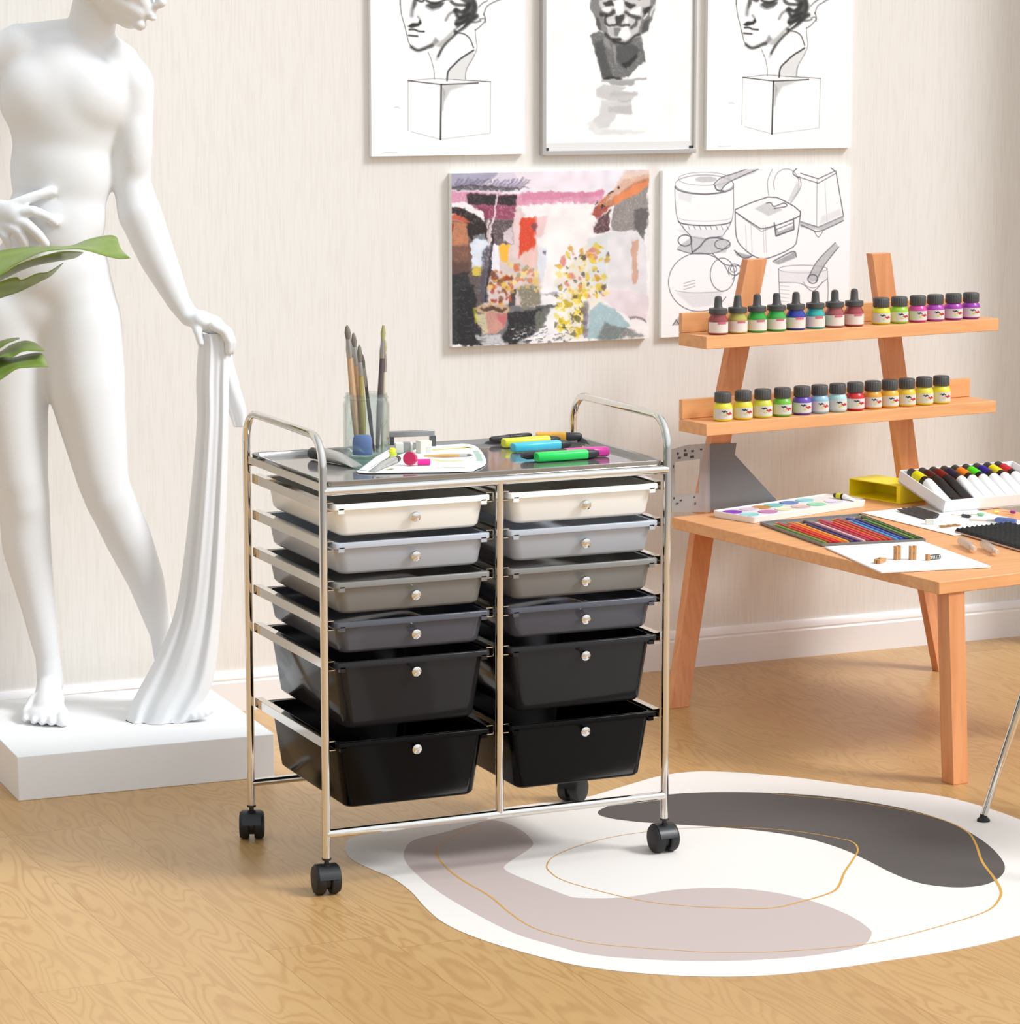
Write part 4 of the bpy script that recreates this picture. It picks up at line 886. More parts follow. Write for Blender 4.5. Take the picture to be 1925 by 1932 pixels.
# drapery falling from the hand to the plinth
def drape(levels, name, folds, n=72, depth=.030, ph=0):
    b = MB(); rs = []
    lv = spline([np.array(l, float) for l in levels], 6)
    for i, (y, xl, xr, t0) in enumerate(lv):
        c = (xl+xr)/2; hw = (xr-xl)/2; r = []
        for j in range(n):
            q = 2*math.pi*j/n; g = i/len(lv)
            f = 1+.22*math.cos(folds*q+ph+g*1.6)*(.45+.55*g)+.08*math.cos((folds*2-1)*q+2.1-g)
            r.append(sp(c+hw*math.cos(q)*(.93+.07*f), y, t0+depth*math.sin(q)*f))
        rs.append(r)
    b.rings(rs); b.v = [tuple(stI @ Vector((x, y, max(z, PH+.0004)))) for x, y, z in b.v]
    return b.build(name, PLASTER, st, sharp=180)
drape([(630,374,428,.02),(650,374,433,.02),(720,370,432,.022),(800,371,431,.024),(950,358,427,.03),(1080,343,421,.036),(1160,328,416,.042),(1230,300,410,.052),(1290,268,400,.060),(1335,245,376,.068),(1374,238,352,.074)], 'drapery', 7)
drape([(640,398,434,.0),(680,402,440,-.004),(730,414,453,-.008),(775,430,465,-.01),(806,441,462,-.012)], 'drapery_end', 4, 40, .016, 1)

# ------------------------------------------------------------------ ladder desk
DO = Vector((1.266, .192, 0)); TH = math.radians(7)
DM4 = Matrix.Translation(DO) @ Matrix.Rotation(TH, 4, 'Z'); DI4 = DM4.inverted()
def dz_(px, py, z): return DI4 @ Vector(at_z(px, py, z))
bvec = np.array([-math.sin(TH), math.cos(TH), 0])
def dd_(px, py, d): return DI4 @ Vector(at_plane(px, py, bvec, float(bvec @ np.array(DO))+d))
desk = thing('ladder_desk', 'beech ladder desk with two upper ledge shelves beside cart', 'desk', DO, TH)
TT = .385; DWD = .66; DDP = .867
MB().box((DWD/2, DDP/2, TT-.0123), (DWD, DDP, .0234)).build('tabletop', BEECH_X, desk, bevel=.0015)
DP = .881
dpost = lambda z: .797+(DP-.797)*min(z, TT)/TT
def _ln(p, q, foot):
    a, b = dd_(*p, DP-.011), dd_(*q, DP-.011); k = (b.x-a.x)/(b.z-a.z); at = a.x+k*(TT-a.z)
    return lambda z: a.x+k*(z-a.z) if z >= TT-.03 else foot+(at-foot)*z/TT
lx = _ln((1362,830), (1430,490), -.030); rx_ = _ln((1716,870), (1664,480), .672)
ZU = dd_(1664, 478, DP-.011).z
def plank(p0, p1, w, th, name, m=BEECH_Z, w1=None):
    b = MB(); w1 = w1 or w
    rs = [[(p[0]-q/2, p[1]-th/2, p[2]), (p[0]+q/2, p[1]-th/2, p[2]), (p[0]+q/2, p[1]+th/2, p[2]), (p[0]-q/2, p[1]+th/2, p[2])] for p, q in ((p0, w), (p1, w1))]
    b.rings(rs); return b.build(name, m, desk, bevel=.001)
for f in (lx, rx_):
    plank((f(0), dpost(0), 0), (f(TT-.024), dpost(TT-.024), TT-.024), .044, .022, 'rear_leg', w1=.050)
    plank((f(TT), dpost(TT), TT), (f(ZU), DP, ZU), .050, .022, 'upright', w1=.050)
plank((.058, .011, 0), (.046, .022, TT-.024), .036, .034, 'front_leg', w1=.038)
plank((DWD-.058, .011, 0), (DWD-.046, .022, TT-.024), .036, .034, 'front_leg', w1=.038)
SH = {}
for nm, ya, yb in (('upper', 635, 660), ('lower', 800, 824)):
    dfront = dpost(.7)-.011-.012-.088
    a = dd_(1332, ya, dfront); b_ = dd_(1332, yb, dfront); zt, zb = a.z, b_.z; db = dpost((zt+zb)/2)-.011
    pad = .012
    x0, x1 = dd_(1333, (ya+yb)/2, dfront).x, dd_(1885 if nm == 'upper' else 1880, 614 if nm == 'upper' else 768, dfront).x
    MB().box(((x0+x1)/2, (dfront+db)/2, (zt+zb)/2), (x1-x0, db-dfront-.0002, zt-zb-.001)).build('shelf_ledge', BEECH_X, desk, bevel=.0012)
    zk = zt+.040
    MB().box(((x0+x1)/2, db-.006, (zt+zk)/2), (x1-x0, .012, zk-zt)).build('shelf_back', BEECH_X, desk, bevel=.0012)
    SH[nm] = (dfront, db, zt)
def D(a, d, z): return DM4 @ Vector((a, d, z))

# bottles and jars of paint
CAPM = mat('grey_ribbed_cap', (76,76,75), .5); LAB = mat('bottle_label', (232,220,210), .6)
JL = mat('jar_label', (216,214,204), .55)
def ribbed(b, r, z0, z1, n=22):
    rs = []
    for z, k_ in ((z0,.97),(z0+.001,1),(z1-.003,1),(z1-.001,.93),(z1,.82)):
        rs.append([((r*k_*(1 if j % 2 else .95))*math.cos(2*math.pi*j/(2*n)), (r*k_*(1 if j % 2 else .95))*math.sin(2*math.pi*j/(2*n)), z) for j in range(2*n)])
    b.rings(rs)
def ring_label(b, r, z0, z1, a0, a1, n=16):
    vs = []; fs = []
    for i in range(n+1):
        a = a0+(a1-a0)*i/n
        vs += [(r*math.cos(a), r*math.sin(a), z0), (r*math.cos(a), r*math.sin(a), z1)]
    for i in range(n): fs.append((2*i, 2*i+2, 2*i+3, 2*i+1))
    b.add(vs, fs)
VA = -math.pi/2 - TH - .35                    # bearing of the label fronts
SPL = [mat('label_red', (196,34,44), .5), mat('label_dark', (48,52,70), .5), mat('label_yellow', (222,206,110), .5)]
def paint_jar(px, shelf, col, label, group, h=.056, r=.0198):
    df, db, zt = SH[shelf]; a = dd_(px, 620 if shelf == 'upper' else 780, df+.032).x
    t = thing('paint_jar', label, 'paint jar', D(a, df+.030, zt), TH, group)
    m = mat('paint_%d_%d_%d' % col, col, .3)
    MB().lathe((0,0,0), [(.001,0),(r-.003,0),(r,.003),(r,h*.45),(r*.93,h*.55),(r*.74,h*.63),(r*.74,h*.70)], 26).build('jar_body', m, t)
    b = MB(); ribbed(b, r*.88, h*.64, h); b.build('cap', CAPM, t)
    b = MB(); ring_label(b, r+.0003, h*.08, h*.43, VA-1.25, VA+1.25); lb = b.build('label', JL, t)
    for mi, (u0, u1, v0, v1) in enumerate(((.22,.92,.17,.37),(-.25,.32,.28,.42),(-.02,.32,.14,.30))):
        q = MB(); n = 6; vs = []; fs = []
        for i in range(n+1):
            u = u0+(u1-u0)*i/n; w = .5-abs(i/n-.5)*.7; a_ = VA+u*1.1; mid = (v0+v1)/2+(.02*math.sin(i*2.1)); hh = (v1-v0)*w
            vs += [((r+.0006)*math.cos(a_), (r+.0006)*math.sin(a_), h*(mid-hh/2)), ((r+.0006)*math.cos(a_), (r+.0006)*math.sin(a_), h*(mid+hh/2))]
        for i in range(n): fs.append((2*i, 2*i+2, 2*i+3, 2*i+1))
        q.add(vs, fs).build('label_mark', SPL[mi], lb)
def dropper(px, col, label):
    df, db, zt = SH['upper']; a = dd_(px, 610, df+.032).x; r = .0205
    t = thing('dropper_bottle', label, 'dropper bottle', D(a, df+.030, zt), TH, 'dropper bottles on the upper shelf')
    m = mat('ink_%d_%d_%d' % col, col, .15)
    MB().lathe((0,0,0), [(.001,0),(r-.002,0),(r,.002),(r,.027),(r*.97,.031),(r*.78,.037),(r*.78,.045)], 26).build('bottle_body', m, t)
    MB().lathe((0,0,0), [(r*.9,.0415),(r*.95,.0425),(r*.95,.0515),(r*.9,.0525),(.0105,.053),(.0085,.056),(.0078,.071),(.0068,.0755),(.004,.0775),(.0005,.078)], 24).build('dropper_cap', CAPM, t)
    b = MB(); ring_label(b, r+.0003, .004, .0255, VA-1.3, VA+1.3); lb = b.build('label', LAB, t)
    b = MB(); ring_label(b, r+.0006, .0215, .0265, VA-.15, VA+.75, 8); b.build('label_band', mat('label_rose', (206,110,124), .6), lb)
dcol = [((150,70,70),'dark red dropper bottle at the left end of the upper shelf'), ((182,170,84),'olive yellow dropper bottle, second from the left on the shelf'), ((52,160,62),'green dropper bottle beside the olive yellow one'), ((62,170,70),'green dropper bottle beside the dark blue one'),
        ((50,62,160),'dark blue dropper bottle on the upper shelf'), ((50,172,164),'turquoise dropper bottle on the upper shelf'), ((160,84,84),'red dropper bottle between the turquoise one and another red'), ((160,70,74),'red dropper bottle nearest the right upright')]
for i, (col, lab) in enumerate(dcol): dropper(1354+i*36.6, col, lab)
ucol = [(1661,(222,216,50),'yellow paint jar at the left of the upper jar group'), (1695,(158,206,60),'lime green paint jar on the upper shelf'), (1730,(206,72,156),'pink paint jar next to the lime green jar'),
        (1763,(178,72,180),'violet paint jar right after the pink jar on the upper shelf'), (1797,(172,66,176),'violet paint jar second from the right of upper shelf'), (1830,(160,62,172),'violet paint jar at the right end of the upper shelf')]
for px, col, lab in ucol: paint_jar(px, 'upper', col, lab, 'paint jars on the upper shelf')
lcol = [(1363,(234,222,60),'yellow paint jar at the left end of the lower shelf'), (1401,(232,218,56),'yellow paint jar second from left on the lower shelf'), (1438,(214,216,70),'greenish yellow paint jar beside the green one, lower shelf'), (1475,(118,190,60),'green paint jar on the lower shelf'),
        (1512,(108,76,178),'purple paint jar on the lower shelf'), (1545,(150,190,212),'pale blue paint jar beside the purple one'), (1579,(176,214,212),'pale aqua paint jar beside the red one'), (1612,(206,38,42),'red paint jar on the lower shelf'),
        (1645,(222,156,50),'orange paint jar beside the red one on the lower shelf'), (1677,(230,180,56),'amber paint jar second to the right of the red one'), (1709,(232,196,60),'golden yellow paint jar third to the right of the red'), (1742,(234,220,64),'yellow paint jar second from right on the lower shelf'), (1774,(234,222,62),'yellow paint jar at the right end of the lower shelf')]
for px, col, lab in lcol: paint_jar(px, 'lower', col, lab, 'paint jars on the lower shelf', .059, .0200)

# ------------------------------------------------------------------ things on the desk top
def Lp(px, py, z=TT): return dz_(px, py, z)
def on_desk(px, py, z=TT): return Vector(at_z(px, py, z))
# white palette with round paint wells
e1 = V(.983, .184, 0); e2 = V(-.184, .983, 0); p0 = Lp(1422, 988)
pal = thing('paint_palette', 'long white plastic palette with pastel paint wells on the desk', 'palette', D(p0.x, p0.y, TT), TH+math.atan2(.184,.983))
PLn, PDn, PHn = .345, .118, .0135
MB().rings([rrect(.002,PLn-.002,.002,PDn-.002,.006,0), rrect(0,PLn,0,PDn,.007,PHn-.001), rrect(.001,PLn-.001,.001,PDn-.001,.006,PHn), rrect(.0035,PLn-.0035,.0035,PDn-.0035,.005,PHn-.0005), rrect(.0045,PLn-.0045,.0045,PDn-.0045,.005,PHn-.002)]).build('tray', WHITEP, pal)
wells = [(.022,.060,(150,60,196),'purple'),(.075,.062,(240,214,232),'pale pink'),(.112,.062,(208,150,70),'ochre'),(.152,.064,(120,206,202),'teal'),(.200,.065,(92,136,204),'blue'),(.250,.066,(150,222,226),'sky'),
         (.026,.026,(160,224,222),'aqua'),(.080,.026,(206,130,184),'mauve'),(.130,.026,(240,236,200),'cream'),(.180,.026,(226,196,190),'dusty pink'),(.228,.026,(150,226,180),'mint'),(.285,.028,(232,226,244),'lilac')]
for x, y, col, nm in wells:
    MB().lathe((0,0,0), [(.001,0),(.019,0),(.0205,.0012),(.019,.0018),(.017,.0012),(.001,.0008)], 22).build('paint_well', mat('well_'+nm.replace(' ','_'), col, .35), pal, label=nm+' paint well')
    w = [o for o in COL.objects if o.parent == pal][-1]; w.location = (x, y*1.36, PHn-.002)
# tube at the far end of the palette
BLK = mat('black_cap_plastic', (24,24,24), .4)
def colour_tube(M, L, r, col, label, group, dark=False):
    """acrylic paint tube along +y of M: flat end at y=0, cap end at y=L"""
    t = thing('paint_tube', label, 'paint tube', (0,0,0), group=group); t.matrix_world = M
    b = MB(); rs = []
    for y, w, h, zc in ((0,1.15,.12,.2),(.06,1.15,.15,.22),(.3,1.05,.62,.65),(.52,1,1,1),(.56,.98,.98,1)):
        rs.append([(r*w*math.cos(q), L*y, r*zc+r*h*math.sin(q)) for q in (2*math.pi*j/18 for j in range(18))])
    b.rings(rs).build('tube_body', BLK if dark else WHITEP, t)
    MB().lathe((0, L*.56, r), [(r*.97,0),(r*.97,L*.09)], 18, (0,1,0)).build('shoulder', BLK, t)
    MB().lathe((0, L*.65, r), [(r*1.0,0),(r*1.02,.001),(r*1.0,L*.2)], 18, (0,1,0)).build('colour_band', mat('tube_%d_%d_%d' % col, col, .3), t)
    MB().lathe((0, L*.85, r), [(r*.82,0),(r*.80,L*.13),(r*.66,L*.15)], 18, (0,1,0)).build('cap', DGREY, t)
    return t
a = Lp(1616, 946, TT+PHn-.002); b_ = Lp(1555, 937, TT+PHn-.002)
dv = (b_-a); an = math.atan2(dv.y, dv.x)-math.pi/2
colour_tube(Matrix.Translation(DM4 @ a) @ Matrix.Rotation(TH+an, 4, 'Z'), .062, .0062, (226,222,30), 'small yellow-banded paint tube lying on the right end of palette', None)
# smoky set square and clear stencil leaning on the left upright
def upright_sheet(pxs, d, th, name, m, label, cat, hole=None):
    P = [dd_(x, y, d) for x, y in pxs]
    for p in P: p.z = max(p.z, TT+.0003)
    t = thing(name, label, cat, D(P[0].x, d, TT), TH); P = [Vector((p.x-P[0].x, 0, p.z-TT)) for p in P]
    MB().poly(P, (0, th, 0)).build('sheet', m, t)
    return t
SMOKE = clear_mix(mat('smoky_acrylic', (124,120,118), .2), .16, (150,146,144))
CLEAR = clear_mix(mat('clear_acrylic', (196,194,192), .08), .62, (226,226,226))
upright_sheet([(1339,838),(1390,836),(1387,858),(1468,946),(1468,964),(1340,964)], .866, .002, 'set_square', SMOKE, 'smoky grey set square leaning against the desk upright', 'set square')
stc = upright_sheet([(1268,848),(1300,839),(1340,837),(1340,868),(1319,866),(1274,872),(1274,934),(1319,930),(1322,866),(1340,868),(1341,966),(1268,966)], .860, .002, 'stencil_ruler', CLEAR, 'clear plastic stencil ruler with dark marks behind the cart post', 'ruler')
mk = MB(); s0 = dd_(1268, 848, .860)
for x, y, w, h in ((1279,856,4,5),(1293,850,5,4),(1294,858,8,6),(1307,851,6,4),(1306,862,9,5),(1282,864,7,4),(1323,848,5,3),(1271,880,2,6),(1272,940,3,4),(1278,950,6,3),(1310,938,3,3),(1312,950,3,5),(1285,944,5,3)):
    q = dd_(x, y, .860); mk.box((q.x-s0.x, -.0004, q.z-TT), (w*.00108, .0006, h*.00108))
mk.build('printed_marks', DGREY, stc)
# tin of coloured pencils
Q = [Lp(1440,990), Lp(1555,1031), Lp(1742,1022), Lp(1622,975)]     # back left, front left, front right, back right
bl, f_l, fr_, br = Q
def quad(u, v, z=0):   # u across, v from front to back
    a = f_l.lerp(fr_, u); b = bl.lerp(br, u); p = a.lerp(b, v); return V(p.x, p.y, z)
tc0 = quad(.5,.5,TT)
tin = thing('pencil_tin', 'shallow grey pencil tin full of coloured pencils on desk', 'pencil tin', D(tc0.x, tc0.y, TT), TH)
def loc(p): return V(p.x-tc0.x, p.y-tc0.y, p.z)
out_ = [loc(quad(u, v)) for u, v in ((-.02,-.01),(1.02,-.01),(1.02,1.02),(-.02,1.02))]
b = MB(); b.poly(out_, (0,0,.0012))
for i in range(4):
    p, q = out_[i], out_[(i+1) % 4]; d = (q-p).normalized(); n = V(-d.y, d.x, 0)*.0016
    b.poly([p, q, q+n, p+n], (0,0,.0062))
b.build('tray', mat('tin_grey', (132,132,130), .4), tin)
pc = [(110,150,50,'olive green'),(206,36,30,'red'),(226,30,30,'bright red'),(240,110,40,'orange'),(246,160,50,'amber'),(30,36,110,'navy'),(66,30,90,'dark violet'),(240,190,200,'pale pink'),(176,30,60,'wine red'),
      (214,34,80,'crimson'),(230,80,50,'vermilion'),(196,84,40,'rust'),(214,60,60,'coral red'),(60,160,210,'sky blue'),(40,90,180,'royal blue'),(20,40,90,'midnight blue'),(96,150,60,'leaf green'),(60,96,40,'dark green')]
WOODTIP = mat('bare_pencil_wood', (222,184,140), .6)
for i, (r_, g_, b_2, nm) in enumerate(pc):
    u = .03+.94*i/(len(pc)-1); A = quad(u, .02); B = quad(u, .90+.08*math.sin(i*2.3)); A.z = B.z = TT+.0012+.0036
    dv = B-A; L = dv.length
    t = thing('coloured_pencil', nm+' coloured pencil in the grey pencil tin', 'pencil', D(A.x, A.y, A.z), TH+math.atan2(dv.y, dv.x), 'coloured pencils in the tin')
    MB().lathe((0,0,0), [(.0036,0),(.0036,L-.022)], 6, (1,0,0)).build('barrel', mat('pencil_'+nm.replace(' ','_'), (r_,g_,b_2), .3), t)
    MB().lathe((L-.022,0,0), [(.0035,0),(.0013,.016)], 10, (1,0,0)).build('sharpened_wood', WOODTIP, t)
    MB().lathe((L-.006,0,0), [(.0013,0),(.0003,.006)], 8, (1,0,0)).build('lead', mat('pencil_'+nm.replace(' ','_')), t)
# white card in front of the tin
def card(pxs, th, name, label, cat, m=PAPER, z=TT):
    P = [Lp(x, y, z) for x, y in pxs]; c = sum(P, V(0,0,0))/len(P)
    t = thing(name, label, cat, D(c.x, c.y, z), TH)
    MB().poly([V(p.x-c.x, p.y-c.y, .0002) for p in P], (0,0,th)).build('sheet', m, t, bevel=.0004); return t
card([(1556,1034),(1742,1024),(1870,1071),(1663,1082)], .0030, 'white_board', 'white card lying in front of the pencil tin at desk corner', 'card')
# small wooden clips on the card
CLIPW = mat('clip_wood', (196,142,90), .5); WIRE = mat('clip_wire', (120,116,108), .3, .9)
def clip(px, py, ang_, label, stand):
    c = Lp(px, py, TT+.0032); t = thing('wooden_clip', label, 'clothes peg', D(c.x, c.y, TT+.0032), TH+ang_, 'wooden clips on the white card')
    for s in (-1, 1):
        b = MB()
        if stand: b.rings([[(s*.0035+x*.0028, y*.0042, z) for x, y in ((-1,-1),(1,-1),(1,1),(-1,1))] for z in (0,.012,.022)] + [[(s*.0048+x*.0022, y*.0038, .027) for x, y in ((-1,-1),(1,-1),(1,1),(-1,1))]])
        else: b.rings([[(z-.014, s*.0034+x*.0028, .0045+y*.0042) for x, y in ((-1,-1),(1,-1),(1,1),(-1,1))] for z in (0,.012,.024)] + [[(.016, s*.005+x*.002, .0045+y*.0036) for x, y in ((-1,-1),(1,-1),(1,1),(-1,1))]])
        b.build('peg_half', CLIPW, t, bevel=.0005)
    MB().tube([(-.008,0,.014),(0,-.0046,.013),(.008,0,.014)] if stand else [(-.004,-.0066,.006),(-.002,0,.0094),(0,.0066,.006)], .0009, 8).build('spring', WIRE, t)
clip(1660,1062,.5,'wooden clip lying leftmost on the white card',False); clip(1693,1056,.2,'wooden clip standing second from left on white card',True); clip(1722,1056,-.1,'wooden clip standing nearest the metal spiral',True)
c = Lp(1762,1056,TT+.0032); t = thing('spiral_clip', 'dark metal spiral clip at the right of the wooden clips', 'clip', D(c.x, c.y, TT+.0032), TH)
MB().tube([(-.012+.028*i/60, .0045*math.cos(i*.75), .0052+.0045*math.sin(i*.75)) for i in range(61)], .0007, 6).build('spiral', WIRE, t)
MB().box((-.014,0,.006), (.007,.008,.012)).build('peg', CLIPW, t, bevel=.0006)
# paper sheet with graphite pencils
card([(1625,968),(1800,1011),(1985,998),(1790,950)], .0012, 'paper_sheet', 'white paper sheet under the graphite pencils and black pad', 'paper')
GRAPH = mat('graphite_grey', (72,70,72), .4)
for i, (a, b_, nm) in enumerate((((1694,961),(1757,980),'leftmost'),((1704,959),(1764,977),'second from the left'),((1714,958),(1768,974),'second from the right'),((1722,956),(1770,971),'rightmost'))):
    A = Lp(*a, TT+.0052); B = Lp(*b_, TT+.0052); dv = B-A; L = dv.length
    t = thing('graphite_pencil', 'dark grey graphite pencil, %s of four on the paper sheet' % nm, 'pencil', D(A.x, A.y, TT+.0014+.0037), TH+math.atan2(dv.y, dv.x), 'graphite pencils on the paper sheet')
    MB().lathe((0,0,0), [(.0014,0),(.0037,.018),(.0037,L)], 6, (1,0,0)).build('barrel', GRAPH, t)
    MB().lathe((0,0,0), [(.0004,-.004),(.0014,0)], 6, (1,0,0), ).build('lead', DGREY, t)
c = Lp(1762,989,TT+.0014); t = thing('eraser', 'white eraser at the end of the graphite pencils', 'eraser', D(c.x, c.y, TT+.0014), TH-.6)
MB().box((0,0,.005), (.034,.013,.010)).build('rubber', mat('white_rubber'), t, bevel=.0015)
MB().box((.008,0,.005), (.018,.0138,.0108)).build('paper_sleeve', PAPER, t)
sh_ = MB(); c = Lp(1790,994,TT+.0014)
for i in range(46):
    q = rng.random(4); x, y, r, h = (q[0]-.5)*.05, (q[1]-.5)*.016, .002+.003*q[2], .001+.003*q[3]
    sh_.tube([(x+r*math.cos(u), y+r*math.sin(u), .001+h*u/5) for u in (0,1.2,2.4,3.6,4.8)], .0007, 5)
o = sh_.build('pencil_shavings', mat('shavings_brown', (196,146,92), .8)); o.location = D(c.x, c.y, TT+.0014); o.rotation_euler = (0,0,TH); o['kind'] = 'stuff'
tag(o, 'brown pencil shavings beside the white eraser', 'shavings')
# black foam pad
P = [Lp(1802,1006), Lp(1930,1043), Lp(2040,1018), Lp(1902,994)]; c = sum(P, V(0,0,0))/4
t = thing('foam_pad', 'black dimpled foam pad on the right edge of desk', 'foam pad', D(c.x, c.y, TT+.0014), TH)
MB().poly([V(p.x-c.x, p.y-c.y, 0) for p in P], (0,0,.0032)).build('backing_board', mat('pink_card', (214,186,172), .6), t)
N_, M_ = 56, 44; vs = []; fs = []
for i in range(N_+1):
    for j in range(M_+1):
        a = P[0].lerp(P[1], i/N_); b_ = P[3].lerp(P[2], i/N_); q = a.lerp(b_, j/M_); edge = min(i, N_-i, j, M_-j)
        z = .0032+(0 if edge == 0 else .0045+.0025*math.sin(i*1.57)*math.sin(j*1.57)+.0015*rng.random()); vs.append((q.x-c.x, q.y-c.y, z))
for i in range(N_):
    for j in range(M_): k0 = i*(M_+1)+j; fs.append((k0, k0+M_+1, k0+M_+2, k0+1))
MB().add(vs, fs).build('foam', mat('black_foam', (22,22,22), .7), t, sharp=180)
# vials
VG = clear_mix(mat('vial_glass', (226,224,220), .08), .62, (236,236,234))
for px, py, nm in ((1826,1036,'left'), (1868,1042,'right')):
    A = Lp(px-13, py-8, TT); B = Lp(px+14, py+8, TT); dv = B-A; L = dv.length
    t = thing('glass_vial', 'small clear vial with pale stopper, the %s of two by foam pad' % nm, 'vial', D(A.x, A.y, TT), TH+math.atan2(dv.y, dv.x), 'glass vials by the foam pad')
    MB().lathe((0,0,.0085), [(.001,0),(.0075,.001),(.0083,.004),(.0083,L*.6),(.005,L*.74),(.005,L*.8)], 16, (1,0,0)).build('vial_body', VG, t)
    MB().lathe((0,0,.0085), [(.0046,L*.74),(.0046,L*.95),(.004,L)], 14, (1,0,0)).build('stopper', mat('pale_cork', (226,206,190), .7), t)
# coloured picks and brush
for a, b_, col, nm in (((1804,972),(1833,976),(70,70,74),'grey'), ((1836,971),(1858,972),(140,206,160),'mint'), ((1866,968),(1886,967),(236,214,110),'yellow'), ((1900,966),(1917,968),(176,60,150),'magenta')):
    A = Lp(*a, TT+.0035); B = Lp(*b_, TT+.0035); dv = B-A; L = dv.length
    t = thing('craft_pick', 'thin pick with a %s head in front of the white tube box' % nm, 'pick', D(A.x, A.y, TT+.0014), TH+math.atan2(dv.y, dv.x), 'craft picks on the paper sheet')
    MB().tube([(-.012,0,.0024),(L*.45,0,.0026)], .0007, 6).build('stick', mat('straw', (224,190,140), .6), t)
    MB().lathe((L*.35,0,.0036), [(.001,0),(.0034,.003),(.0034,L*.5),(.002,L*.62)], 12, (1,0,0)).build('head', mat('pick_'+nm, col, .4), t)
A = Lp(1838,980,TT+.006); B = Lp(1918,986,TT+.006); dv = B-A; L = dv.length
t = thing('paintbrush', 'blue-handled paintbrush between the white tube box and foam pad', 'paintbrush', D(A.x, A.y, TT+.0014), TH+math.atan2(dv.y, dv.x))
MB().tube([(-.01,0,.003),(L*.3,0,.004)], .0018, 8).build('bristles', mat('cream_bristle', (226,206,180), .8), t)
MB().tube([(L*.3,0,.004),(L*.5,0,.0055)], .0026, 10, radii=[.002,.0032]).build('ferrule', SILV, t)
MB().lathe((L*.5,0,.0068), [(.004,0),(.0064,.006),(.0066,L*.35),(.005,L*.5),(.001,L*.51)], 14, (1,0,0)).build('handle', mat('blue_handle', (98,116,176), .35), t)
# yellow open-sided box
YB = mat('yellow_card', (255,238,24), .4)
yl = Lp(1600,935); yf = Lp(1699,951); yd = (yl-yf); yn = yd.normalized(); yr = V(yn.y, -yn.x, 0); YL, YW, YH = min(yd.length, .150), .083, .0385; tk = .002
ybx = thing('yellow_box', 'bright yellow open-ended box under the white tube box', 'box', D(yf.x, yf.y, TT), TH)
def slab(p, q, r_, nm):   # spanned box: corner p, extents along yr, yn, z
    o = V(0,0,0)+yr*p[0]+yn*p[1]+V(0,0,p[2]); MB().rings([[o+yr*a*q+yn*b*r_[0] for a, b in ((0,0),(1,0),(1,1),(0,1))] , [o+V(0,0,r_[1])+yr*a*q+yn*b*r_[0] for a, b in ((0,0),(1,0),(1,1),(0,1))]]).build(nm, YB, ybx)
slab((0,0,YH-tk), YW, (YL,tk), 'lid'); slab((0,0,0), YW, (YL,tk), 'base'); slab((0,0,tk), YW, (tk,YH-2*tk), 'front_wall'); slab((0,YL-tk,tk), YW, (tk,YH-2*tk), 'back_wall'); slab((YW-tk,tk,tk), tk, (YL-2*tk,YH-2*tk), 'end_wall')
slab((.001,tk+.0005,tk), .030, (.010,YH-2*tk-.0005), 'inner_flap')
# white box of paint tubes propped on the yellow box
wf = Lp(1780,969); WL, WDt, WH, wt = .30, .170, .027, .003
dy = yf.y-wf.y+.003; tilt = math.atan2(YH+.0012, max(dy, .10))
WM = DM4 @ Matrix.Translation((wf.x, wf.y, TT+.0016)) @ Matrix.Rotation(math.radians(-3), 4, 'Z') @ Matrix.Rotation(tilt, 4, 'X')
wb = thing('tube_box', 'open white box of paint tubes propped on the yellow box', 'box'); wb.matrix_world = WM
MB().box((WL/2, WDt/2, wt/2), (WL, WDt, wt)).build('base', WHITEP, wb)
for nm, c, s in (('front_wall',(WL/2,wt/2,WH/2),(WL,wt,WH)),('back_wall',(WL/2,WDt-wt/2,WH/2),(WL,wt,WH)),('side_wall',(wt/2,WDt/2,WH/2),(wt,WDt-2*wt,WH)),('side_wall',(WL-wt/2,WDt/2,WH/2),(wt,WDt-2*wt,WH))):
    MB().box(c, s).build(nm, WHITEP, wb, bevel=.0006)
tcs = [((232,222,24),'yellow',0),((70,20,24),'maroon',1),((122,12,18),'dark red',1),((22,26,64),'navy',0),((246,130,30),'orange',0),((70,222,30),'green',0),((30,16,140),'blue',0),((240,222,30),'lemon yellow',0),((200,40,50),'red',0)]
for i, (col, nm, dk) in enumerate(tcs):
    M_ = WM @ Matrix.Translation((.020+i*.0285, .012, wt+.0105))
    colour_tube(M_, .148, .0122, col, '%s-banded paint tube in the open white box' % nm, 'paint tubes in the white box', bool(dk))
liner = MB().box((WL/2, WDt/2, wt+.005), (WL-2*wt-.001, WDt-2*wt-.001, .010)).build('inner_tray', WHITEP, wb)

# ------------------------------------------------------------------ plant at the left edge
def leaf_mat(name, col, back):
    m = mat(name, col, .38); t, N, L, p = nodes(m)
    g = N('ShaderNodeNewGeometry'); mx = N('ShaderNodeMix', data_type='RGBA'); tc = N('ShaderNodeTexCoord'); nz = N('ShaderNodeTexNoise'); nz.inputs['Scale'].default_value = 40
    L(tc.outputs['Object'], nz.inputs['Vector']); mx.inputs['A'].default_value = rgba(col); mx.inputs['B'].default_value = rgba(back); L(nz.outputs[0], mx.inputs['Factor']); L(mx.outputs['Result'], p.inputs['Base Color'])
    p.inputs['Subsurface Weight'].default_value = 0
    return m
LEAF = leaf_mat('monstera_leaf', (108,130,48), (140,164,80)); STEM = mat('green_stem', (96,124,60), .5)
LT = .30
def lp(x, y, t): return Vector(at_t(x, y, LT+t))
pot_c = V(-.66, .60, 0)
plant = thing('monstera_plant', 'green monstera plant with split leaves in front of the statue', 'plant', pot_c)
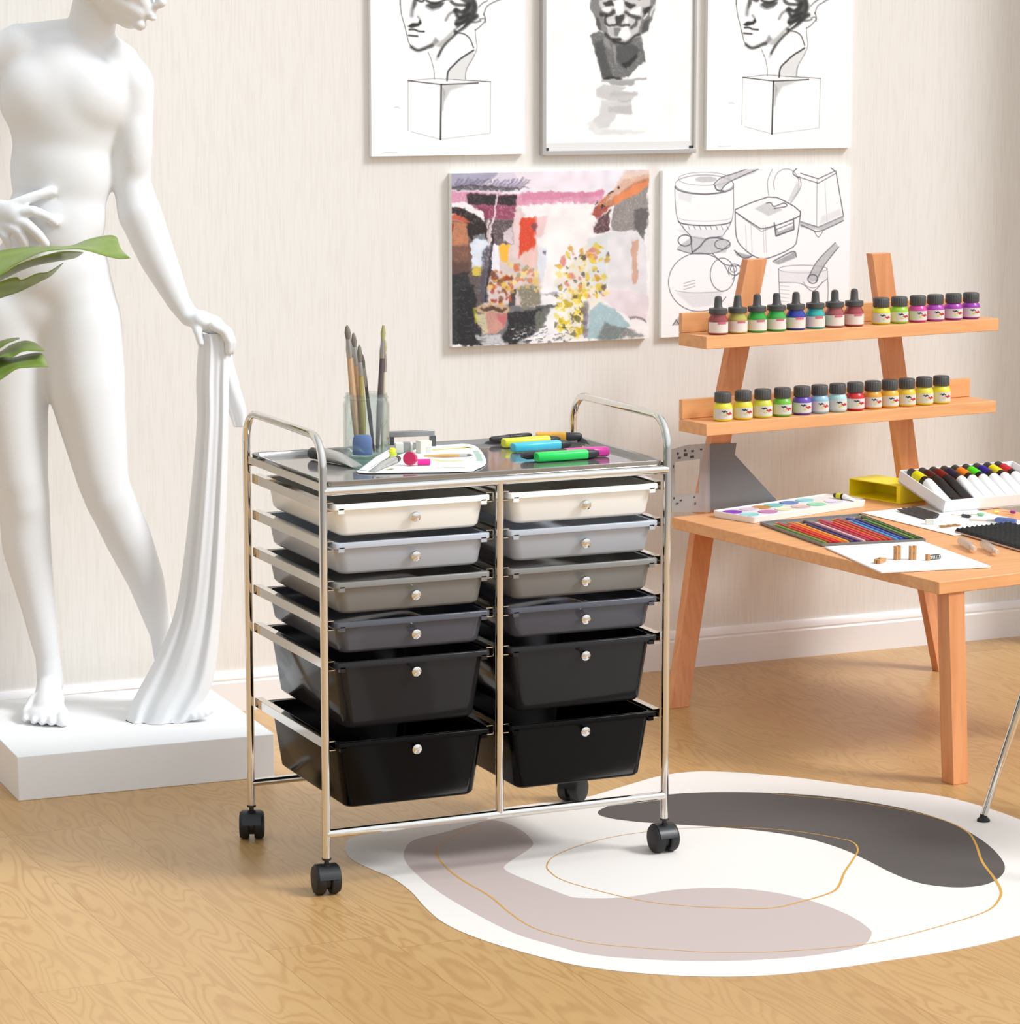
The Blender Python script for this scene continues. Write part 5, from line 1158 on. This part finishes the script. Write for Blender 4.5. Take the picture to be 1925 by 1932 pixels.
def leaf(lobes, base, name):
    b = MB()
    for top, bot, tt, tm, tb in lobes:
        T_ = spline([np.array(q, float) for q in top], 5); B_ = spline([np.array(q, float) for q in bot], 5); n = min(len(T_), len(B_)); vs = []; fs = []
        K = 5
        for i in range(n):
            a, c_ = T_[i], B_[min(int(round(i*(len(B_)-1)/(n-1))), len(B_)-1)]
            for j in range(K+1):
                f = j/K; q = a*(1-f)+c_*f; t_ = tt*(1-f)**2+2*tm*f*(1-f)+tb*f*f; vs.append(lp(q[0], q[1], t_)-pot_c)
        for i in range(n-1):
            for j in range(K): k0 = i*(K+1)+j; fs.append((k0, k0+1, k0+K+2, k0+K+1))
        b.add(vs, fs)
    o = b.build(name, LEAF, plant, sharp=180); s = o.modifiers.new('thickness', 'SOLIDIFY'); s.thickness = .0009; s.offset = 0
    return o
leaf([([(-150,520),(-60,486),(0,473),(50,466),(90,465),(135,463),(165,452),(205,444),(221,449),(222,466)], [(-150,560),(-60,545),(0,519),(28,500),(80,476),(137,470),(165,473),(195,482),(224,488),(246,487)], -.06,-.02,.05),
      ([(-150,545),(-60,545),(0,520),(34,499),(91,480),(125,474),(157,476)], [(-150,575),(-60,560),(10,525),(60,503),(125,490),(143,486),(157,477)], .05,.02,-.05),
      ([(-150,575),(-60,560),(0,532),(30,523),(41,528),(70,516),(91,513),(119,496)], [(-150,610),(-60,588),(0,563),(30,553),(57,541),(80,529),(98,519),(119,497)], .03,.0,-.03)], None, 'leaf')
leaf([([(-110,700),(-50,668),(0,644),(23,638),(37,637)], [(-110,710),(-50,684),(0,657),(14,648),(37,639)], -.03,0,.01),
      ([(-110,712),(-50,690),(0,664),(20,651),(45,643),(66,647),(84,661)], [(-110,720),(-50,700),(0,674),(23,674),(41,664),(64,662),(84,662)], -.05,-.01,.02),
      ([(-110,720),(-50,700),(0,675),(23,675),(52,668),(77,667),(86,676),(88,690)], [(-110,770),(-50,745),(0,717),(30,697),(50,694),(65,693),(80,692),(92,692)], -.03,.02,.05)], None, 'leaf')
for pts in ([(0,0,.17), tuple(lp(-230,900,-.02)-pot_c), tuple(lp(-190,620,.0)-pot_c), tuple(lp(-145,560,.0)-pot_c)], [(.03,0,.17), tuple(lp(-210,950,.0)-pot_c), tuple(lp(-150,760,.0)-pot_c), tuple(lp(-105,718,.0)-pot_c)]):
    MB().tube(spline([np.array(q, float) for q in pts], 6), .005, 8).build('stem', STEM, plant)
MB().lathe((0,0,0), [(.001,0),(.075,0),(.08,.004),(.10,.17),(.105,.18),(.095,.18),(.09,.165),(.001,.165)], 30).build('pot', mat('white_pot', (232,230,226), .4), plant)

# ------------------------------------------------------------------ chair at the right edge (one leg in view)
fA = Vector(at_z(1856, 1549, RZ+.0004)); dleg = Vector(at_t(1925, 1330, 0, float(NV @ np.array(fA))))-fA; dleg = dleg/dleg.z
chair = thing('chair', 'chair with slim chrome leg standing on the rug edge', 'chair', (fA.x, fA.y, 0))
rgt = Vector(_rt); aw = -NVv; SZ = .40
corners = [V(0,0,0), rgt*.50+aw*.02, rgt*.12-aw*.42, rgt*.54-aw*.40]; cc = sum(corners, V(0,0,0))/4
for i, q in enumerate(corners):
    lean = dleg if i == 0 else V((cc.x-q.x)*.55, (cc.y-q.y)*.55, 1)
    f0 = q+V(0,0,RZ+.0005)
    lg = MB().tube([f0+V(0,0,.010), f0+lean*.2, f0+lean*(SZ-.02)], .006, 14, radii=[.0062,.0078,.0085]).build('leg', CHROME, chair, label='chrome leg')
    MB().lathe(f0, [(.001,0),(.0115,0),(.0115,.003),(.007,.007),(.006,.013)], 18).build('foot_glide', RUBBER, lg)
tops = [q+(dleg if i == 0 else V((cc.x-q.x)*.55, (cc.y-q.y)*.55, 1))*(SZ-.02) for i, q in enumerate(corners)]
sc_ = sum(tops, V(0,0,0))/4+rgt*.05; fr_m = MB(); hub = sc_+V(0,0,.001)
for tp in tops: fr_m.tube([tp, tp.lerp(hub, .35)+V(0,0,-.004), hub], .0075, 12)
fr_m.build('seat_frame', CHROME, chair)
b = MB(); rs = []
for k_, zz in ((.02,.0),(.7,.002),(1,.012),(1.02,.02),(.98,.026),(.7,.012),(.02,.010)):
    rs.append([sc_ + (rgt*math.cos(q)*.165+aw*math.sin(q)*.165)*k_ + V(0,0,zz) for q in (2*math.pi*j/28 for j in range(28))])
b.rings(rs).build('seat', WHITEP, chair)
b = MB(); rs = []
for h in range(7):
    z = sc_.z+.02+h*.05; r = .165+.012*math.sin(h*.5)
    rs.append([sc_*1+ (rgt*math.cos(q)*(r+o_)+aw*math.sin(q)*(r+o_)) + V(0,0,z-sc_.z) for o_ in (0,.006) for q in ((math.pi*.15+math.pi*.7*j/10) if o_ == 0 else (math.pi*.85-math.pi*.7*j/10) for j in range(11))])
b.rings(rs).build('backrest', WHITEP, chair)
